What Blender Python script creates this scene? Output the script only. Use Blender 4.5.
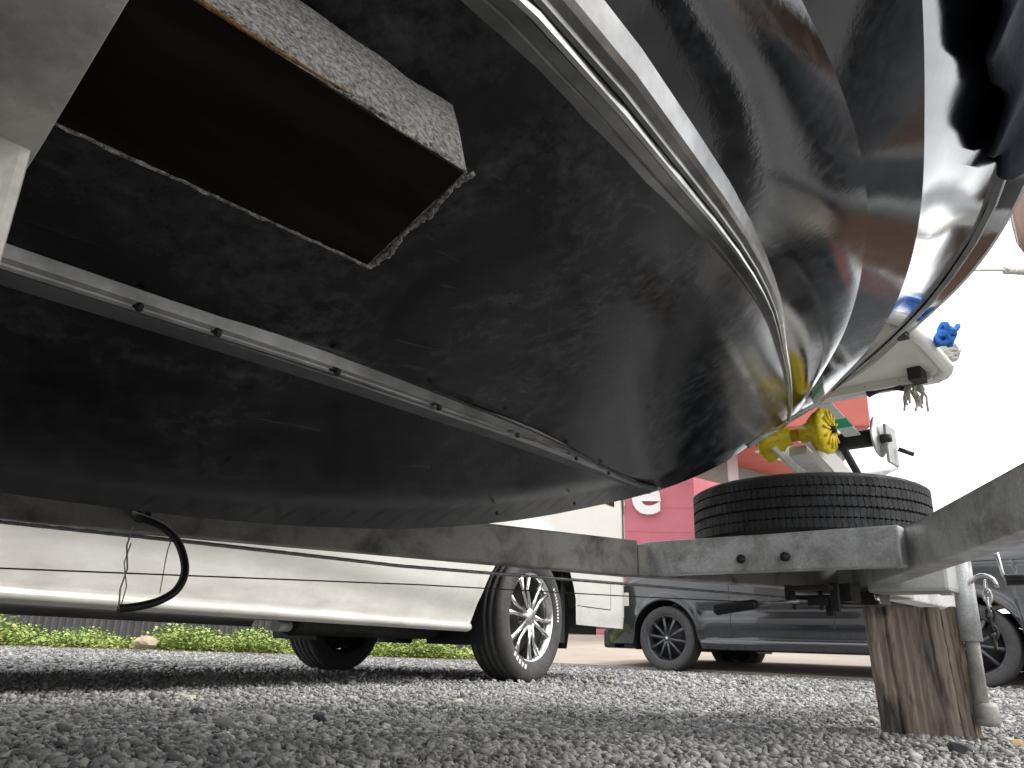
import bpy, bmesh, math, random
import numpy as np
from mathutils import Vector, Matrix, Euler
for o in list(bpy.data.objects): bpy.data.objects.remove(o)
random.seed(4); rng = np.random.default_rng(7)
S = bpy.context.scene; COL = S.collection
R = math.radians

# ------------------------------------------------------------------ camera
cam = bpy.data.cameras.new('camera'); camo = bpy.data.objects.new('camera', cam); COL.objects.link(camo)
cam.sensor_width = 36; cam.lens = 769.0/1024*36; cam.clip_start = .02; cam.clip_end = 2000
pit, rol = R(18.937), R(2.0)
fw = Vector((0, math.cos(pit), math.sin(pit))); r0 = Vector((1, 0, 0)); u0 = r0.cross(fw)
rt = math.cos(rol)*r0 + math.sin(rol)*u0; up = -math.sin(rol)*r0 + math.cos(rol)*u0
camo.matrix_world = Matrix(((rt.x, up.x, -fw.x, 0), (rt.y, up.y, -fw.y, 0), (rt.z, up.z, -fw.z, .18), (0, 0, 0, 1)))
S.camera = camo

# ------------------------------------------------------------------ overcast sky
SUN_EL, SUN_AZ = R(50), R(95)        # azimuth clockwise from +Y: veiled sun high, to the right
W = bpy.data.worlds.new('World'); S.world = W; W.use_nodes = True
nt = W.node_tree; nt.nodes.clear()
sky = nt.nodes.new('ShaderNodeTexSky'); sky.sky_type = 'NISHITA'; sky.sun_disc = False
sky.sun_elevation = SUN_EL; sky.sun_rotation = SUN_AZ; sky.air_density = 1; sky.dust_density = 4; sky.ozone_density = 1
tc = nt.nodes.new('ShaderNodeTexCoord')
nz = nt.nodes.new('ShaderNodeTexNoise'); nz.inputs['Scale'].default_value = 3.2; nz.inputs['Detail'].default_value = 5; nz.inputs['Roughness'].default_value = .55
mp = nt.nodes.new('ShaderNodeMapping'); mp.inputs['Scale'].default_value = (1, 1, 2.4)
nt.links.new(tc.outputs['Generated'], mp.inputs[0]); nt.links.new(mp.outputs[0], nz.inputs['Vector'])
cr = nt.nodes.new('ShaderNodeValToRGB')
cr.color_ramp.elements[0].position = .34; cr.color_ramp.elements[0].color = (2.75, 2.8, 2.88, 1)
cr.color_ramp.elements[1].position = .62; cr.color_ramp.elements[1].color = (10.5, 10.5, 10.5, 1)
nt.links.new(nz.outputs['Fac'], cr.inputs[0])
mx = nt.nodes.new('ShaderNodeMix'); mx.data_type = 'RGBA'; mx.inputs[0].default_value = .88
nt.links.new(sky.outputs[0], mx.inputs[6]); nt.links.new(cr.outputs[0], mx.inputs[7])
bg = nt.nodes.new('ShaderNodeBackground'); bg.inputs[1].default_value = .1
wo = nt.nodes.new('ShaderNodeOutputWorld')
nt.links.new(mx.outputs[2], bg.inputs[0]); nt.links.new(bg.outputs[0], wo.inputs[0])
sun = bpy.data.lights.new('sun', 'SUN'); sun.energy = 1.0; sun.angle = R(25); sun.color = (1, .97, .92)
suno = bpy.data.objects.new('sun', sun); COL.objects.link(suno)
sd = Vector((math.sin(SUN_AZ)*math.cos(SUN_EL), math.cos(SUN_AZ)*math.cos(SUN_EL), math.sin(SUN_EL)))
suno.rotation_euler = (-sd).to_track_quat('-Z', 'Y').to_euler()
S.view_settings.view_transform = 'Standard'; S.view_settings.look = 'None'
S.view_settings.exposure = 1.65; S.view_settings.gamma = 1
S.render.engine = 'CYCLES'

# ------------------------------------------------------------------ materials
class NT:
    def __init__(s, name):
        m = bpy.data.materials.new(name); m.use_nodes = True
        s.m = m; s.t = m.node_tree; s.p = s.t.nodes['Principled BSDF']
        s.tc = s.t.nodes.new('ShaderNodeTexCoord')
    def n(s, kind, **kw):
        x = s.t.nodes.new(kind)
        for k, v in kw.items(): setattr(x, k, v)
        return x
    def l(s, a, b): s.t.links.new(a, b)
    def noise(s, scale, detail=5, rough=.55, stretch=(1, 1, 1), space='Object', dist=0):
        mp = s.n('ShaderNodeMapping'); mp.inputs['Scale'].default_value = stretch
        s.l(s.tc.outputs[space], mp.inputs[0])
        x = s.n('ShaderNodeTexNoise'); x.inputs['Scale'].default_value = scale; x.inputs['Detail'].default_value = detail
        x.inputs['Roughness'].default_value = rough; x.inputs['Distortion'].default_value = dist
        s.l(mp.outputs[0], x.inputs['Vector']); return x.outputs['Fac']
    def ramp(s, fac, stops):
        x = s.n('ShaderNodeValToRGB'); e = x.color_ramp.elements
        while len(e) < len(stops): e.new(.5)
        for i, (p, c) in enumerate(stops):
            e[i].position = p
            if not isinstance(c, (tuple, list)): c = (c, c, c)
            e[i].color = (*c, 1)
        s.l(fac, x.inputs[0]); return x.outputs[0]
    def mix(s, fac, a, b):
        x = s.n('ShaderNodeMix'); x.data_type = 'RGBA'
        for v, i in ((fac, 0), (a, 6), (b, 7)):
            if hasattr(v, 'links'): s.l(v, x.inputs[i])
            else: x.inputs[i].default_value = v if i == 0 else ((*v, 1) if len(v) == 3 else v)
        return x.outputs[2]
    def base(s, v):
        if hasattr(v, 'links'): s.l(v, s.p.inputs['Base Color'])
        else: s.p.inputs['Base Color'].default_value = (*v, 1)
    def set(s, **kw):
        for k, v in kw.items():
            k = k.replace('_', ' ')
            if hasattr(v, 'links'): s.l(v, s.p.inputs[k])
            else: s.p.inputs[k].default_value = v
    def bump(s, h, strength=.3, dist=.01, prev=None):
        b = s.n('ShaderNodeBump'); b.inputs['Strength'].default_value = strength; b.inputs['Distance'].default_value = dist
        s.l(h, b.inputs['Height'])
        if prev is not None: s.l(prev, b.inputs['Normal'])
        s.l(b.outputs[0], s.p.inputs['Normal']); return b.outputs[0]
M = {}
def simple(name, col, rough=.5, metal=0, var=.15, scale=8, bump=0, bscale=40, bdist=.003, coat=0, spec=.5):
    t = NT(name); f = t.noise(scale)
    a = tuple(c*(1-var) for c in col); b = tuple(min(1, c*(1+var)) for c in col)
    t.base(t.ramp(f, [(.3, a), (.7, b)]))
    t.set(Metallic=metal, Roughness=t.ramp(t.noise(scale*2.3), [(.3, max(.02, rough*.8)), (.7, min(1, rough*1.2))]), Coat_Weight=coat)
    t.p.inputs['Specular IOR Level'].default_value = spec
    if bump: t.bump(t.noise(bscale), bump, bdist)
    M[name] = t.m; return t.m

def gelcoat(name, dirt_amt, rough0, ior=1.47):
    t = NT(name)
    big = t.noise(5.5, 6, .6, dist=.6); fine = t.noise(62, 6, .68, stretch=(1, 1, 1)); strk = t.noise(26, 4, .6, stretch=(.12, 1, 1))
    mask = t.n('ShaderNodeMath', operation='MULTIPLY'); 
    t.l(t.ramp(big, [(.40, 0.0), (.64, 1.0)]), mask.inputs[0]); t.l(t.ramp(fine, [(.36, 0.0), (.70, 1.0)]), mask.inputs[1])
    m2 = t.n('ShaderNodeMath', operation='MULTIPLY'); t.l(mask.outputs[0], m2.inputs[0]); m2.inputs[1].default_value = dirt_amt
    scr = t.noise(60, 3, .5, stretch=(.05, 1.2, 1.2), dist=.3)
    scm = t.n('ShaderNodeMath', operation='MULTIPLY'); t.l(t.ramp(scr, [(.655, 0.0), (.70, 1.0)]), scm.inputs[0]); scm.inputs[1].default_value = .28*dirt_amt
    col = t.mix(m2.outputs[0], (.0024, .0030, .0046), (.066, .070, .076))
    col = t.mix(scm.outputs[0], col, (.11, .11, .11))
    t.base(col)
    rr = t.mix(m2.outputs[0], (rough0,)*3, (.36,)*3)
    rr = t.mix(.35, rr, t.ramp(strk, [(.3, rough0*.6), (.75, rough0*2.2)]))
    t.set(Roughness=rr)
    t.p.inputs['IOR'].default_value = ior
    n1 = t.bump(t.noise(3.2, 2, .4), .08, .02)
    t.bump(fine, .05*dirt_amt + .012, .004, n1)
    M[name] = t.m
gelcoat('gelcoat_bottom', .95, .12, 1.39)
gelcoat('gelcoat_side', .22, .055, 1.68)
gelcoat('gelcoat_scuffed', .6, .045, 1.7)
gelcoat('gelcoat_knuckle', .35, .05, 1.6)

def galv(name, lo, hi, metal=.55, rough=.5, grime=.5, stretch=(1, 1, 1)):
    t = NT(name)
    v = t.n('ShaderNodeTexVoronoi'); v.inputs['Scale'].default_value = 260; t.l(t.tc.outputs['Object'], v.inputs['Vector'])
    sp = t.ramp(v.outputs['Color'], [(0, lo), (1, hi)])
    g = t.noise(9, 7, .62, stretch=stretch, dist=.5)
    gm = t.n('ShaderNodeMath', operation='MULTIPLY'); t.l(t.ramp(g, [(.46, 0.0), (.68, 1.0)]), gm.inputs[0]); gm.inputs[1].default_value = grime
    c = t.mix(gm.outputs[0], sp, (.075, .068, .058))
    st = t.noise(34, 4, .6, stretch=(1, 1, .15))
    c = t.mix(t.ramp(st, [(.55, 0.0), (.8, .35)]), c, (.42, .42, .42))
    t.base(c)
    t.set(Metallic=metal, Roughness=t.ramp(g, [(.3, rough*.75), (.7, min(1, rough*1.4))]))
    t.bump(t.noise(120, 3), .15, .001)
    M[name] = t.m
galv('galvanised', (.50, .51, .51), (.72, .73, .73), .2, .40, .6)
galv('galvanised_grimy', (.34, .33, .30), (.41, .40, .37), .15, .55, .8)
galv('galvanised_pale', (.46, .47, .46), (.56, .57, .56), .4, .5, .15)
simple('rubber', (.016, .017, .019), .72, 0, .3, 18, .15, 90, .001)
simple('rubber_grey', (.05, .049, .048), .8, 0, .25, 20, .15, 80, .001)
simple('white_paint', (.80, .79, .75), .28, 0, .03, 3, 0, coat=.6)
simple('van_white', (.56, .552, .52), .22, 0, .035, 2.5, 0, coat=.7)
simple('black_plastic', (.012, .012, .013), .5, 0, .2, 12)
simple('car_black', (.013, .015, .018), .16, .1, .12, 5, 0, coat=1)
simple('gunmetal', (.075, .08, .088), .38, .5, .15, 20)
simple('chrome', (.72, .72, .71), .16, 1, .1, 20)
simple('chrome_dull', (.52, .52, .51), .3, .9, .25, 25)
simple('alu_strip', (.74, .74, .73), .2, .9, .2, 26, .1, 60, .001)
simple('strake_mid', (.28, .28, .275), .2, .85, .35, 26, .1, 60, .001)
simple('strake_face', (.13, .13, .127), .2, .75, .3, 26, .1, 60, .001)
simple('strake_grey', (.12, .12, .122), .5, .1, .3, 14, .1, 60, .001)
simple('dark_steel', (.035, .033, .032), .6, .4, .4, 24, .3, 60, .002)
simple('yellow_roller', (.80, .62, .01), .34, 0, .12, 20)
simple('amber_spindle', (.50, .30, .01), .4, 0, .3, 30)
simple('blue_rope', (.02, .14, .48), .8, 0, .25, 60, .4, 120, .003)
simple('rope', (.52, .50, .45), .9, 0, .2, 60, .5, 140, .003)
simple('steel_cable', (.36, .36, .36), .4, .8, .25, 70)
simple('cloth_navy', (.010, .012, .022), .95, 0, .4, 6, .4, 160, .002, spec=.15)
simple('fibreglass', (.72, .69, .64), .45, 0, .07, 6, .05, 30)
simple('fender_brown', (.19, .115, .085), .5, 0, .2, 10)
simple('glass_dark', (.01, .012, .014), .05, 0, .1, 4, coat=1)
simple('red_lens', (.45, .02, .02), .2, 0, .1, 10, coat=1)
simple('clear_lens', (.62, .60, .52), .15, 0, .12, 10, coat=1)
simple('pink_wall', (.52, .165, .205), .7, 0, .06, 1.5, .1, 60, .003)
simple('red_soffit', (.47, .11, .085), .5, 0, .06, 1.2)
simple('grey_beam', (.26, .29, .28), .6, 0, .08, 2)
simple('letter_white', (.82, .82, .82), .4, 0, .02, 2)
simple('brown_cladding', (.20, .125, .085), .8, 0, .3, 3, .3, 30, .01)
simple('roof_grey', (.25, .25, .26), .6, .2, .1, 2)
simple('tan_stone', (.46, .31, .16), .75, 0, .3, 30, .4, 60, .003)
simple('tan_boulder', (.34, .28, .2), .85, 0, .25, 12, .4, 30, .01)
simple('pale_stone', (.46, .44, .38), .8, 0, .25, 30, .4, 60, .004)
simple('dark_stone', (.035, .036, .04), .75, 0, .35, 30, .4, 60, .004)
simple('corrugated', (.095, .09, .092), .6, .3, .25, 4)
simple('timber_post', (.20, .15, .10), .85, 0, .35, 6, .4, 30, .01)
simple('webbing', (.75, .77, .74), .8, 0, .08, 40)
simple('webbing_green', (.03, .42, .22), .8, 0, .1, 40)

def van_paint():
    t = NT('van_white'); f = t.noise(2.5); g = t.noise(16, 6, .65, stretch=(.35, 1, 1)); sx = t.n('ShaderNodeSeparateXYZ'); t.l(t.tc.outputs['Object'], sx.inputs[0])
    low = t.ramp(sx.outputs['Z'], [(.26, 1.0), (.55, .12)]); k = t.n('ShaderNodeMath', operation='MULTIPLY'); t.l(low, k.inputs[0]); t.l(t.ramp(g, [(.38, 0.0), (.72, .6)]), k.inputs[1])
    t.base(t.mix(k.outputs[0], t.ramp(f, [(.3, (.555, .548, .515)), (.7, (.60, .59, .56))]), (.25, .225, .185))); t.set(Roughness=t.mix(k.outputs[0], (.2,)*3, (.6,)*3), Coat_Weight=.5); M['van_white'] = t.m
van_paint()
def carpet():
    t = NT('carpet')
    f = t.noise(330, 3, .7)
    c = t.ramp(f, [(.36, (.06, .056, .05)), (.64, (.40, .385, .35))])
    t.base(c); t.set(Roughness=1.0, Sheen_Weight=.3); t.bump(t.noise(190, 3, .7), .9, .006); M['carpet'] = t.m
    t = NT('carpet_rust'); f = t.noise(120, 4, .7)
    t.base(t.ramp(f, [(.3, (.07, .035, .015)), (.7, (.30, .16, .06))])); t.set(Roughness=1.0); t.bump(t.noise(190, 3, .7), .9, .005); M['carpet_rust'] = t.m
    t = NT('bunk_underside_shade'); f = t.noise(30, 6, .6, stretch=(.15, 1, 1))
    t.base(t.ramp(f, [(.3, (.004, .0034, .003)), (.7, (.016, .013, .010))])); t.set(Roughness=.95); t.p.inputs['Specular IOR Level'].default_value = .08; t.bump(f, .3, .003); M['bunk_underside_shade'] = t.m  # unlit underside of the bunk: its shade is put into the near-black colour
carpet()
def wood(name, gx=1.0):
    t = NT(name)
    g = t.noise(26, 6, .62, stretch=(1, 1, .07), dist=.8); st = t.noise(9, 6, .6, stretch=(1, 1, .42), dist=1.0); fi = t.noise(120, 4, .6, stretch=(1, 1, .04))
    c = t.ramp(g, [(.25, (.115, .093, .073)), (.5, (.21, .172, .135)), (.75, (.34, .285, .225))])
    c = t.mix(t.ramp(st, [(.46, 0.0), (.60, .94)]), c, (.028, .022, .02))
    yl = t.noise(9, 3, .5, stretch=(1.4, 1.4, .05))
    c = t.mix(t.ramp(yl, [(.66, 0.0), (.72, .6)]), c, (.34, .25, .12))
    t.base(c); t.set(Roughness=.88)
    n1 = t.bump(g, .4, .004); t.bump(fi, .4, .002, n1); M[name] = t.m
wood('old_wood')
simple('wood_pale', (.36, .29, .21), .9, 0, .35, 14, .5, 60, .004)

def gravel_mats():
    t = NT('gravel_stone'); g = t.n('ShaderNodeNewGeometry')
    c = t.ramp(g.outputs['Random Per Island'], [(0, (.07, .07, .071)), (.3, (.18, .18, .179)), (.65, (.36, .358, .35)), (.9, (.48, .47, .45)), (.985, (.58, .57, .53)), (1, (.42, .33, .2))])
    sp = t.noise(140, 4, .65, space='Object')
    c = t.mix(.32, c, t.ramp(sp, [(.3, (.09, .09, .092)), (.72, (.40, .40, .39))]))
    c = t.mix(t.ramp(t.noise(1.3, 4, .6), [(.42, 0.0), (.66, .5)]), c, (.10, .098, .095))
    t.base(c); t.set(Roughness=t.ramp(t.noise(9), [(.35, .5), (.65, .85)])); t.bump(sp, .35, .003); M['gravel_stone'] = t.m
    t = NT('gravel_sheet')
    v = t.n('ShaderNodeTexVoronoi'); v.inputs['Scale'].default_value = 55; t.l(t.tc.outputs['Object'], v.inputs['Vector'])
    c = t.ramp(v.outputs['Color'], [(.1, (.10, .10, .104)), (.6, (.24, .24, .24)), (1, (.42, .42, .41))])
    c = t.mix(t.ramp(t.noise(1.4, 5), [(.4, 0.0), (.75, .35)]), c, (.12, .12, .12))
    t.base(c); t.set(Roughness=.9)
    d = t.n('ShaderNodeMath', operation='SUBTRACT'); d.inputs[0].default_value = 1; t.l(v.outputs['Distance'], d.inputs[1])
    t.bump(d.outputs[0], 1, .012); M['gravel_sheet'] = t.m
    t = NT('concrete'); f = t.noise(2.0, 8, .65)
    c = t.ramp(f, [(.3, (.27, .235, .19)), (.7, (.37, .33, .275))]); t.base(c); t.set(Roughness=.85); t.bump(t.noise(60), .2, .004); M['concrete'] = t.m
    t = NT('soil'); f = t.noise(14, 8, .65)
    t.base(t.ramp(f, [(.3, (.09, .07, .045)), (.7, (.27, .22, .15))])); t.set(Roughness=.95); t.bump(f, .6, .02); M['soil'] = t.m
    t = NT('leaf'); g = t.n('ShaderNodeNewGeometry')
    t.base(t.ramp(g.outputs['Random Per Island'], [(0, (.13, .21, .04)), (.5, (.25, .35, .08)), (.85, (.38, .43, .12)), (1, (.50, .44, .18))]))
    t.set(Roughness=.6); t.p.inputs['Subsurface Weight'].default_value = 0
    M['leaf'] = t.m
gravel_mats()

# ------------------------------------------------------------------ mesh helpers
class MB:
    def __init__(s): s.v = []; s.f = []; s.sm = []
    def add(s, vs, fs, smooth=False):
        o = len(s.v); s.v += [tuple(map(float, v)) for v in vs]
        for f in fs: s.f.append([i+o for i in f]); s.sm.append(smooth)
        return s
    def box(s, c, size, rot=None):
        hx, hy, hz = [q/2 for q in size]
        vs = [Vector((x, y, z)) for x in (-hx, hx) for y in (-hy, hy) for z in (-hz, hz)]
        if rot is not None:
            m = rot.to_matrix() if isinstance(rot, Euler) else rot
            vs = [m @ v for v in vs]
        c = Vector(c)
        return s.add([v+c for v in vs], [(0, 1, 3, 2), (4, 6, 7, 5), (0, 4, 5, 1), (2, 3, 7, 6), (0, 2, 6, 4), (1, 5, 7, 3)])
    def rings(s, rings, closed=True, caps=True, smooth=True):
        n = len(rings[0]); vs = [p for r in rings for p in r]; fs = []
        for i in range(len(rings)-1):
            for j in range(n if closed else n-1):
                k = (j+1) % n
                fs.append((i*n+j, i*n+k, (i+1)*n+k, (i+1)*n+j))
        o = len(s.v); s.add(vs, fs, smooth)
        if caps and closed:
            s.f.append([o+j for j in range(n)][::-1]); s.sm.append(False)
            e = o+(len(rings)-1)*n
            s.f.append([e+j for j in range(n)]); s.sm.append(False)
        return s
    def tube(s, pts, r, seg=8, caps=True):
        pts = [Vector(p) for p in pts]; n = len(pts); rings = []
        rs = r if isinstance(r, (list, tuple)) else [r]*n
        prev = None
        for i, p in enumerate(pts):
            d = (pts[min(i+1, n-1)]-pts[max(i-1, 0)]).normalized()
            if prev is None:
                a = Vector((0, 0, 1)) if abs(d.z) < .9 else Vector((1, 0, 0))
                x = d.cross(a).normalized()
            else: x = (prev - d*prev.dot(d)).normalized()
            prev = x; y = d.cross(x)
            rings.append([p + rs[i]*(x*math.cos(2*math.pi*k/seg)+y*math.sin(2*math.pi*k/seg)) for k in range(seg)])
        return s.rings(rings, True, caps)
    def lathe(s, prof, c=(0, 0, 0), axis='Y', seg=48, closed=False):
        # prof: (radius, height along axis)
        rings = []
        for r, h in prof:
            ring = []
            for k in range(seg):
                a = 2*math.pi*k/seg; q = (r*math.cos(a), r*math.sin(a))
                p = {'Y': (q[0], h, q[1]), 'Z': (q[0], q[1], h), 'X': (h, q[0], q[1])}[axis]
                ring.append((p[0]+c[0], p[1]+c[1], p[2]+c[2]))
            rings.append(ring)
        if closed: rings.append(rings[0])
        return s.rings(rings, True, False)
    def prism(s, poly, z0, z1):
        n = len(poly)
        vs = [(x, y, z0) for x, y in poly]+[(x, y, z1) for x, y in poly]
        fs = [(i, (i+1) % n, n+(i+1) % n, n+i) for i in range(n)]+[tuple(range(n))[::-1], tuple(range(n, 2*n))]
        return s.add(vs, fs)
    def build(s, name, mat, parent=None, bevel=0, seg=2, fix=True):
        me = bpy.data.meshes.new(name); me.from_pydata(s.v, [], s.f); me.update()
        for p, q in zip(me.polygons, s.sm): p.use_smooth = q
        if fix:
            bm = bmesh.new(); bm.from_mesh(me); bmesh.ops.recalc_face_normals(bm, faces=bm.faces)
            if bevel:
                es = [e for e in bm.edges if len(e.link_faces) == 2 and e.calc_face_angle(0) > .5]
                bmesh.ops.bevel(bm, geom=es, offset=bevel, segments=seg, affect='EDGES', profile=.6)
            bm.to_mesh(me); bm.free()
        me.materials.append(M[mat])
        o = bpy.data.objects.new(name, me); COL.objects.link(o)
        if parent: o.parent = parent
        return o
def tag(o, label=None, cat=None, group=None, kind=None):
    if label: o['label'] = label
    if cat: o['category'] = cat
    if group: o['group'] = group
    if kind: o['kind'] = kind
    return o
def empty(name, loc=(0, 0, 0), rz=0):
    o = bpy.data.objects.new(name, None); COL.objects.link(o); o.location = loc; o.rotation_euler = (0, 0, rz); o.empty_display_size = .2
    return o
def beam(mb, pts, w, h, up=Vector((0, 0, 1))):
    # rectangular section swept along pts (centreline), mitred
    pts = [Vector(p) for p in pts]; rings = []
    for i, p in enumerate(pts):
        a = (pts[i]-pts[i-1]).normalized() if i else None
        b = (pts[i+1]-pts[i]).normalized() if i < len(pts)-1 else None
        d = ((a or b)+(b or a)).normalized(); side = d.cross(up).normalized()
        k = 1/max(.5, (a or b).dot(d)); uu = side.cross(d).normalized()
        rings.append([p+side*(w/2*k)*sx+uu*(h/2)*sz for sx, sz in ((-1, -1), (1, -1), (1, 1), (-1, 1))])
    return mb.rings(rings, True, True, False)
def pchip(x, y):
    x = np.asarray(x, float); y = np.asarray(y, float); h = np.diff(x); d = np.diff(y)/h
    m = np.zeros_like(x); m[0] = d[0]; m[-1] = d[-1]
    for i in range(1, len(x)-1):
        if d[i-1]*d[i] > 0:
            w1 = 2*h[i]+h[i-1]; w2 = h[i]+2*h[i-1]; m[i] = (w1+w2)/(w1/d[i-1]+w2/d[i])
    def f(q):
        q = np.clip(q, x[0], x[-1]); i = np.clip(np.searchsorted(x, q)-1, 0, len(x)-2); t = (q-x[i])/h[i]
        return (2*t**3-3*t**2+1)*y[i]+(t**3-2*t**2+t)*h[i]*m[i]+(-2*t**3+3*t**2)*y[i+1]+(t**3-t**2)*h[i]*m[i+1]
    return f
def smooth01(t): t = np.clip(t, 0, 1); return t*t*(3-2*t)

# ------------------------------------------------------------------ ground
g = MB(); g.add([(-300, -300, 0), (300, -300, 0), (300, 300, 0), (-300, 300, 0)], [(0, 1, 2, 3)])
tag(g.build('gravel_ground', 'gravel_sheet'), kind='structure')
cd = Vector((-.74, .673, 0)); cn = Vector((.673, .74, 0))
q0 = Vector((3.87, 6.6, 0)) + cn*.22
pa = q0 - cd*40; pb = q0 + cd*5.0; pc = pb + Vector((-.9, 3.6, 0))
g = MB(); pd, pe = pa+cn*15, Vector((-3.0, 25.5, 0))
g.add([(pa.x, pa.y, .03), (pb.x, pb.y, .03), (pe.x, pe.y, .62), (pd.x, pd.y, .62), (pd.x+cn.x*150, pd.y+cn.y*150, .62), (pe.x-60+cn.x*150, pe.y+cn.y*150, .62), (pa.x, pa.y, -.3), (pb.x, pb.y, -.3), (pe.x, pe.y, -.3)], [(0, 1, 2, 3), (3, 2, 5, 4), (0, 6, 7, 1), (1, 7, 8, 2)])
tag(g.build('concrete_forecourt', 'concrete'), kind='structure')
ed0, ed1 = Vector((-14, 6.9, 0)), Vector((.45, 10.9, 0)); edn = Vector((-.267, .964, 0))
pp = [ed0, ed1, ed1+edn*1.5, ed0+edn*1.5]
g = MB(); g.prism([(p.x, p.y) for p in pp], -.2, .02); tag(g.build('soil_strip', 'soil'), kind='structure')

def stones(n, xr, yr, smin, smax, full, power=1.0, keep=None, zoff=.25):
    base = [(x, y, z) for x in (-1, 1) for y in (-1, 1) for z in (-1, 1)]
    faces4 = [(0, 1, 3, 2), (4, 6, 7, 5), (0, 4, 5, 1), (2, 3, 7, 6), (0, 2, 6, 4), (1, 5, 7, 3)]
    if full:
        cen = [(-1.45, 0, 0), (1.45, 0, 0), (0, -1.45, 0), (0, 1.45, 0), (0, 0, -1.45), (0, 0, 1.45)]
        bv = np.array(base+cen, float); F = []
        for k, f in enumerate(faces4):
            for i in range(4): F.append((f[i], f[(i+1) % 4], 8+k))
    else:
        bv = np.array(base, float); F = []
        for f in faces4: F += [(f[0], f[1], f[2]), (f[0], f[2], f[3])]
    F = np.array(F); nv = len(bv)
    t = rng.random(n)**power
    y = yr[0]+(yr[1]-yr[0])*t
    x = rng.uniform(xr[0], xr[1], n)*(.42+.58*(y/yr[1])) if power != 1 else rng.uniform(xr[0], xr[1], n)
    if keep is not None:
        k = keep(x, y); x, y = x[k], y[k]; n = len(x)
    sz = smin+(smax-smin)*rng.random(n)**2.2
    v = np.repeat(bv[None], n, 0); v *= rng.uniform(.62, 1.25, (n, nv, 1)); v += rng.normal(0, .16, (n, nv, 3))
    v *= (sz[:, None]*np.stack([rng.uniform(.7, 1.25, n), rng.uniform(.55, 1, n), rng.uniform(.3, .75, n)], 1)/2)[:, None, :]
    a = rng.uniform(0, 6.283, n); b = rng.normal(0, .4, n); c = rng.normal(0, .4, n)
    def rot(v, i, j, th):
        cs, sn = np.cos(th)[:, None], np.sin(th)[:, None]; p, q = v[..., i].copy(), v[..., j].copy()
        v[..., i] = p*cs-q*sn; v[..., j] = p*sn+q*cs
    rot(v, 1, 2, b); rot(v, 0, 2, c); rot(v, 0, 1, a)
    v[..., 0] += x[:, None]; v[..., 1] += y[:, None]; v[..., 2] += (sz*zoff*rng.uniform(.2, 1.2, n))[:, None]
    fs = (F[None]+(np.arange(n)*nv)[:, None, None]).reshape(-1, 3)
    return v.reshape(-1, 3), fs
def raw_mesh(name, parts, mat):
    vs = []; fs = []; o = 0
    for v, f in parts: vs.append(v); fs.append(f+o); o += len(v)
    v = np.concatenate(vs); f = np.concatenate(fs).astype(np.int32)
    me = bpy.data.meshes.new(name); me.vertices.add(len(v)); me.vertices.foreach_set('co', v.astype(np.float32).ravel())
    me.loops.add(f.size); me.loops.foreach_set('vertex_index', f.ravel()); me.polygons.add(len(f))
    me.polygons.foreach_set('loop_start', np.arange(0, f.size, 3, dtype=np.int32)); me.polygons.foreach_set('loop_total', np.full(len(f), 3, np.int32))
    me.update(calc_edges=True); me.validate(); me.materials.append(M[mat])
    o = bpy.data.objects.new(name, me); COL.objects.link(o); return o
def offslab(x, y): return ((x-q0.x)*cn.x+(y-q0.y)*cn.y < -.05) & ((x-ed0.x)*edn.x+(y-ed0.y)*edn.y < 0)
gs = raw_mesh('gravel', [
    stones(42000, (-1.35, 1.9), (.75, 2.1), .005, .0165, True, zoff=.3),
    stones(64000, (-2.6, 3.4), (2.0, 4.4), .006, .018, False, zoff=.3),
    stones(700, (-2.6, 3.6), (1.0, 5.5), .016, .032, True, zoff=.35),
    stones(34000, (-6, 6.5), (4.2, 10.5), .012, .030, False, keep=offslab, zoff=.35)], 'gravel_stone')
tag(gs, 'loose grey crushed gravel covering the yard under the trailer', 'gravel', kind='stuff')
def pebble(loc, size, mat, label, sd_, name='stone', cat='stone', flat=.7):
    r_ = random.Random(sd_); bm = bmesh.new(); bmesh.ops.create_icosphere(bm, subdivisions=2, radius=.5)
    off = [Vector((r_.uniform(-1, 1), r_.uniform(-1, 1), r_.uniform(-1, 1))).normalized() for _ in range(7)]
    for v in bm.verts:
        for d in off:
            k = v.co.dot(d)
            if k > .34: v.co -= d*(k-.34)
        v.co.x *= size*1.15; v.co.y *= size*.9; v.co.z *= size*flat
    me = bpy.data.meshes.new(name); bm.to_mesh(me); bm.free(); me.materials.append(M[mat])
    o = bpy.data.objects.new(name, me); COL.objects.link(o); o.location = (loc[0], loc[1], size*flat*.3+(loc[2] if len(loc) > 2 else 0)); o.rotation_euler = (r_.uniform(-.2, .2), r_.uniform(-.2, .2), r_.uniform(0, 6))
    tag(o, label, cat, 'single stones that stand out on the ground'); return o
pebble((1.19, 1.93), .036, 'tan_stone', 'tan pebble on the gravel right beside the wooden block', 1)
pebble((.95, 1.74), .052, 'dark_stone', 'large black stone on the gravel in front of the wooden block', 2)
pebble((-.72, 1.98), .042, 'dark_stone', 'dark angular stone on the gravel at the far left', 3)
pebble((-.93, 2.5), .05, 'pale_stone', 'flat pale stone on the left of the gravel', 4, flat=.35)
pebble((-.14, 2.75), .04, 'pale_stone', 'small white stone in the gravel in front of the van wheel', 5, flat=.5)
pebble((-.42, 1.95), .045, 'dark_stone', 'dark block-shaped stone left of the middle of the gravel', 6)
pebble((-3.94, 8.95, .06), .30, 'tan_boulder', 'pale tan boulder in the green weeds seen under the van', 9, flat=.5)

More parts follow.
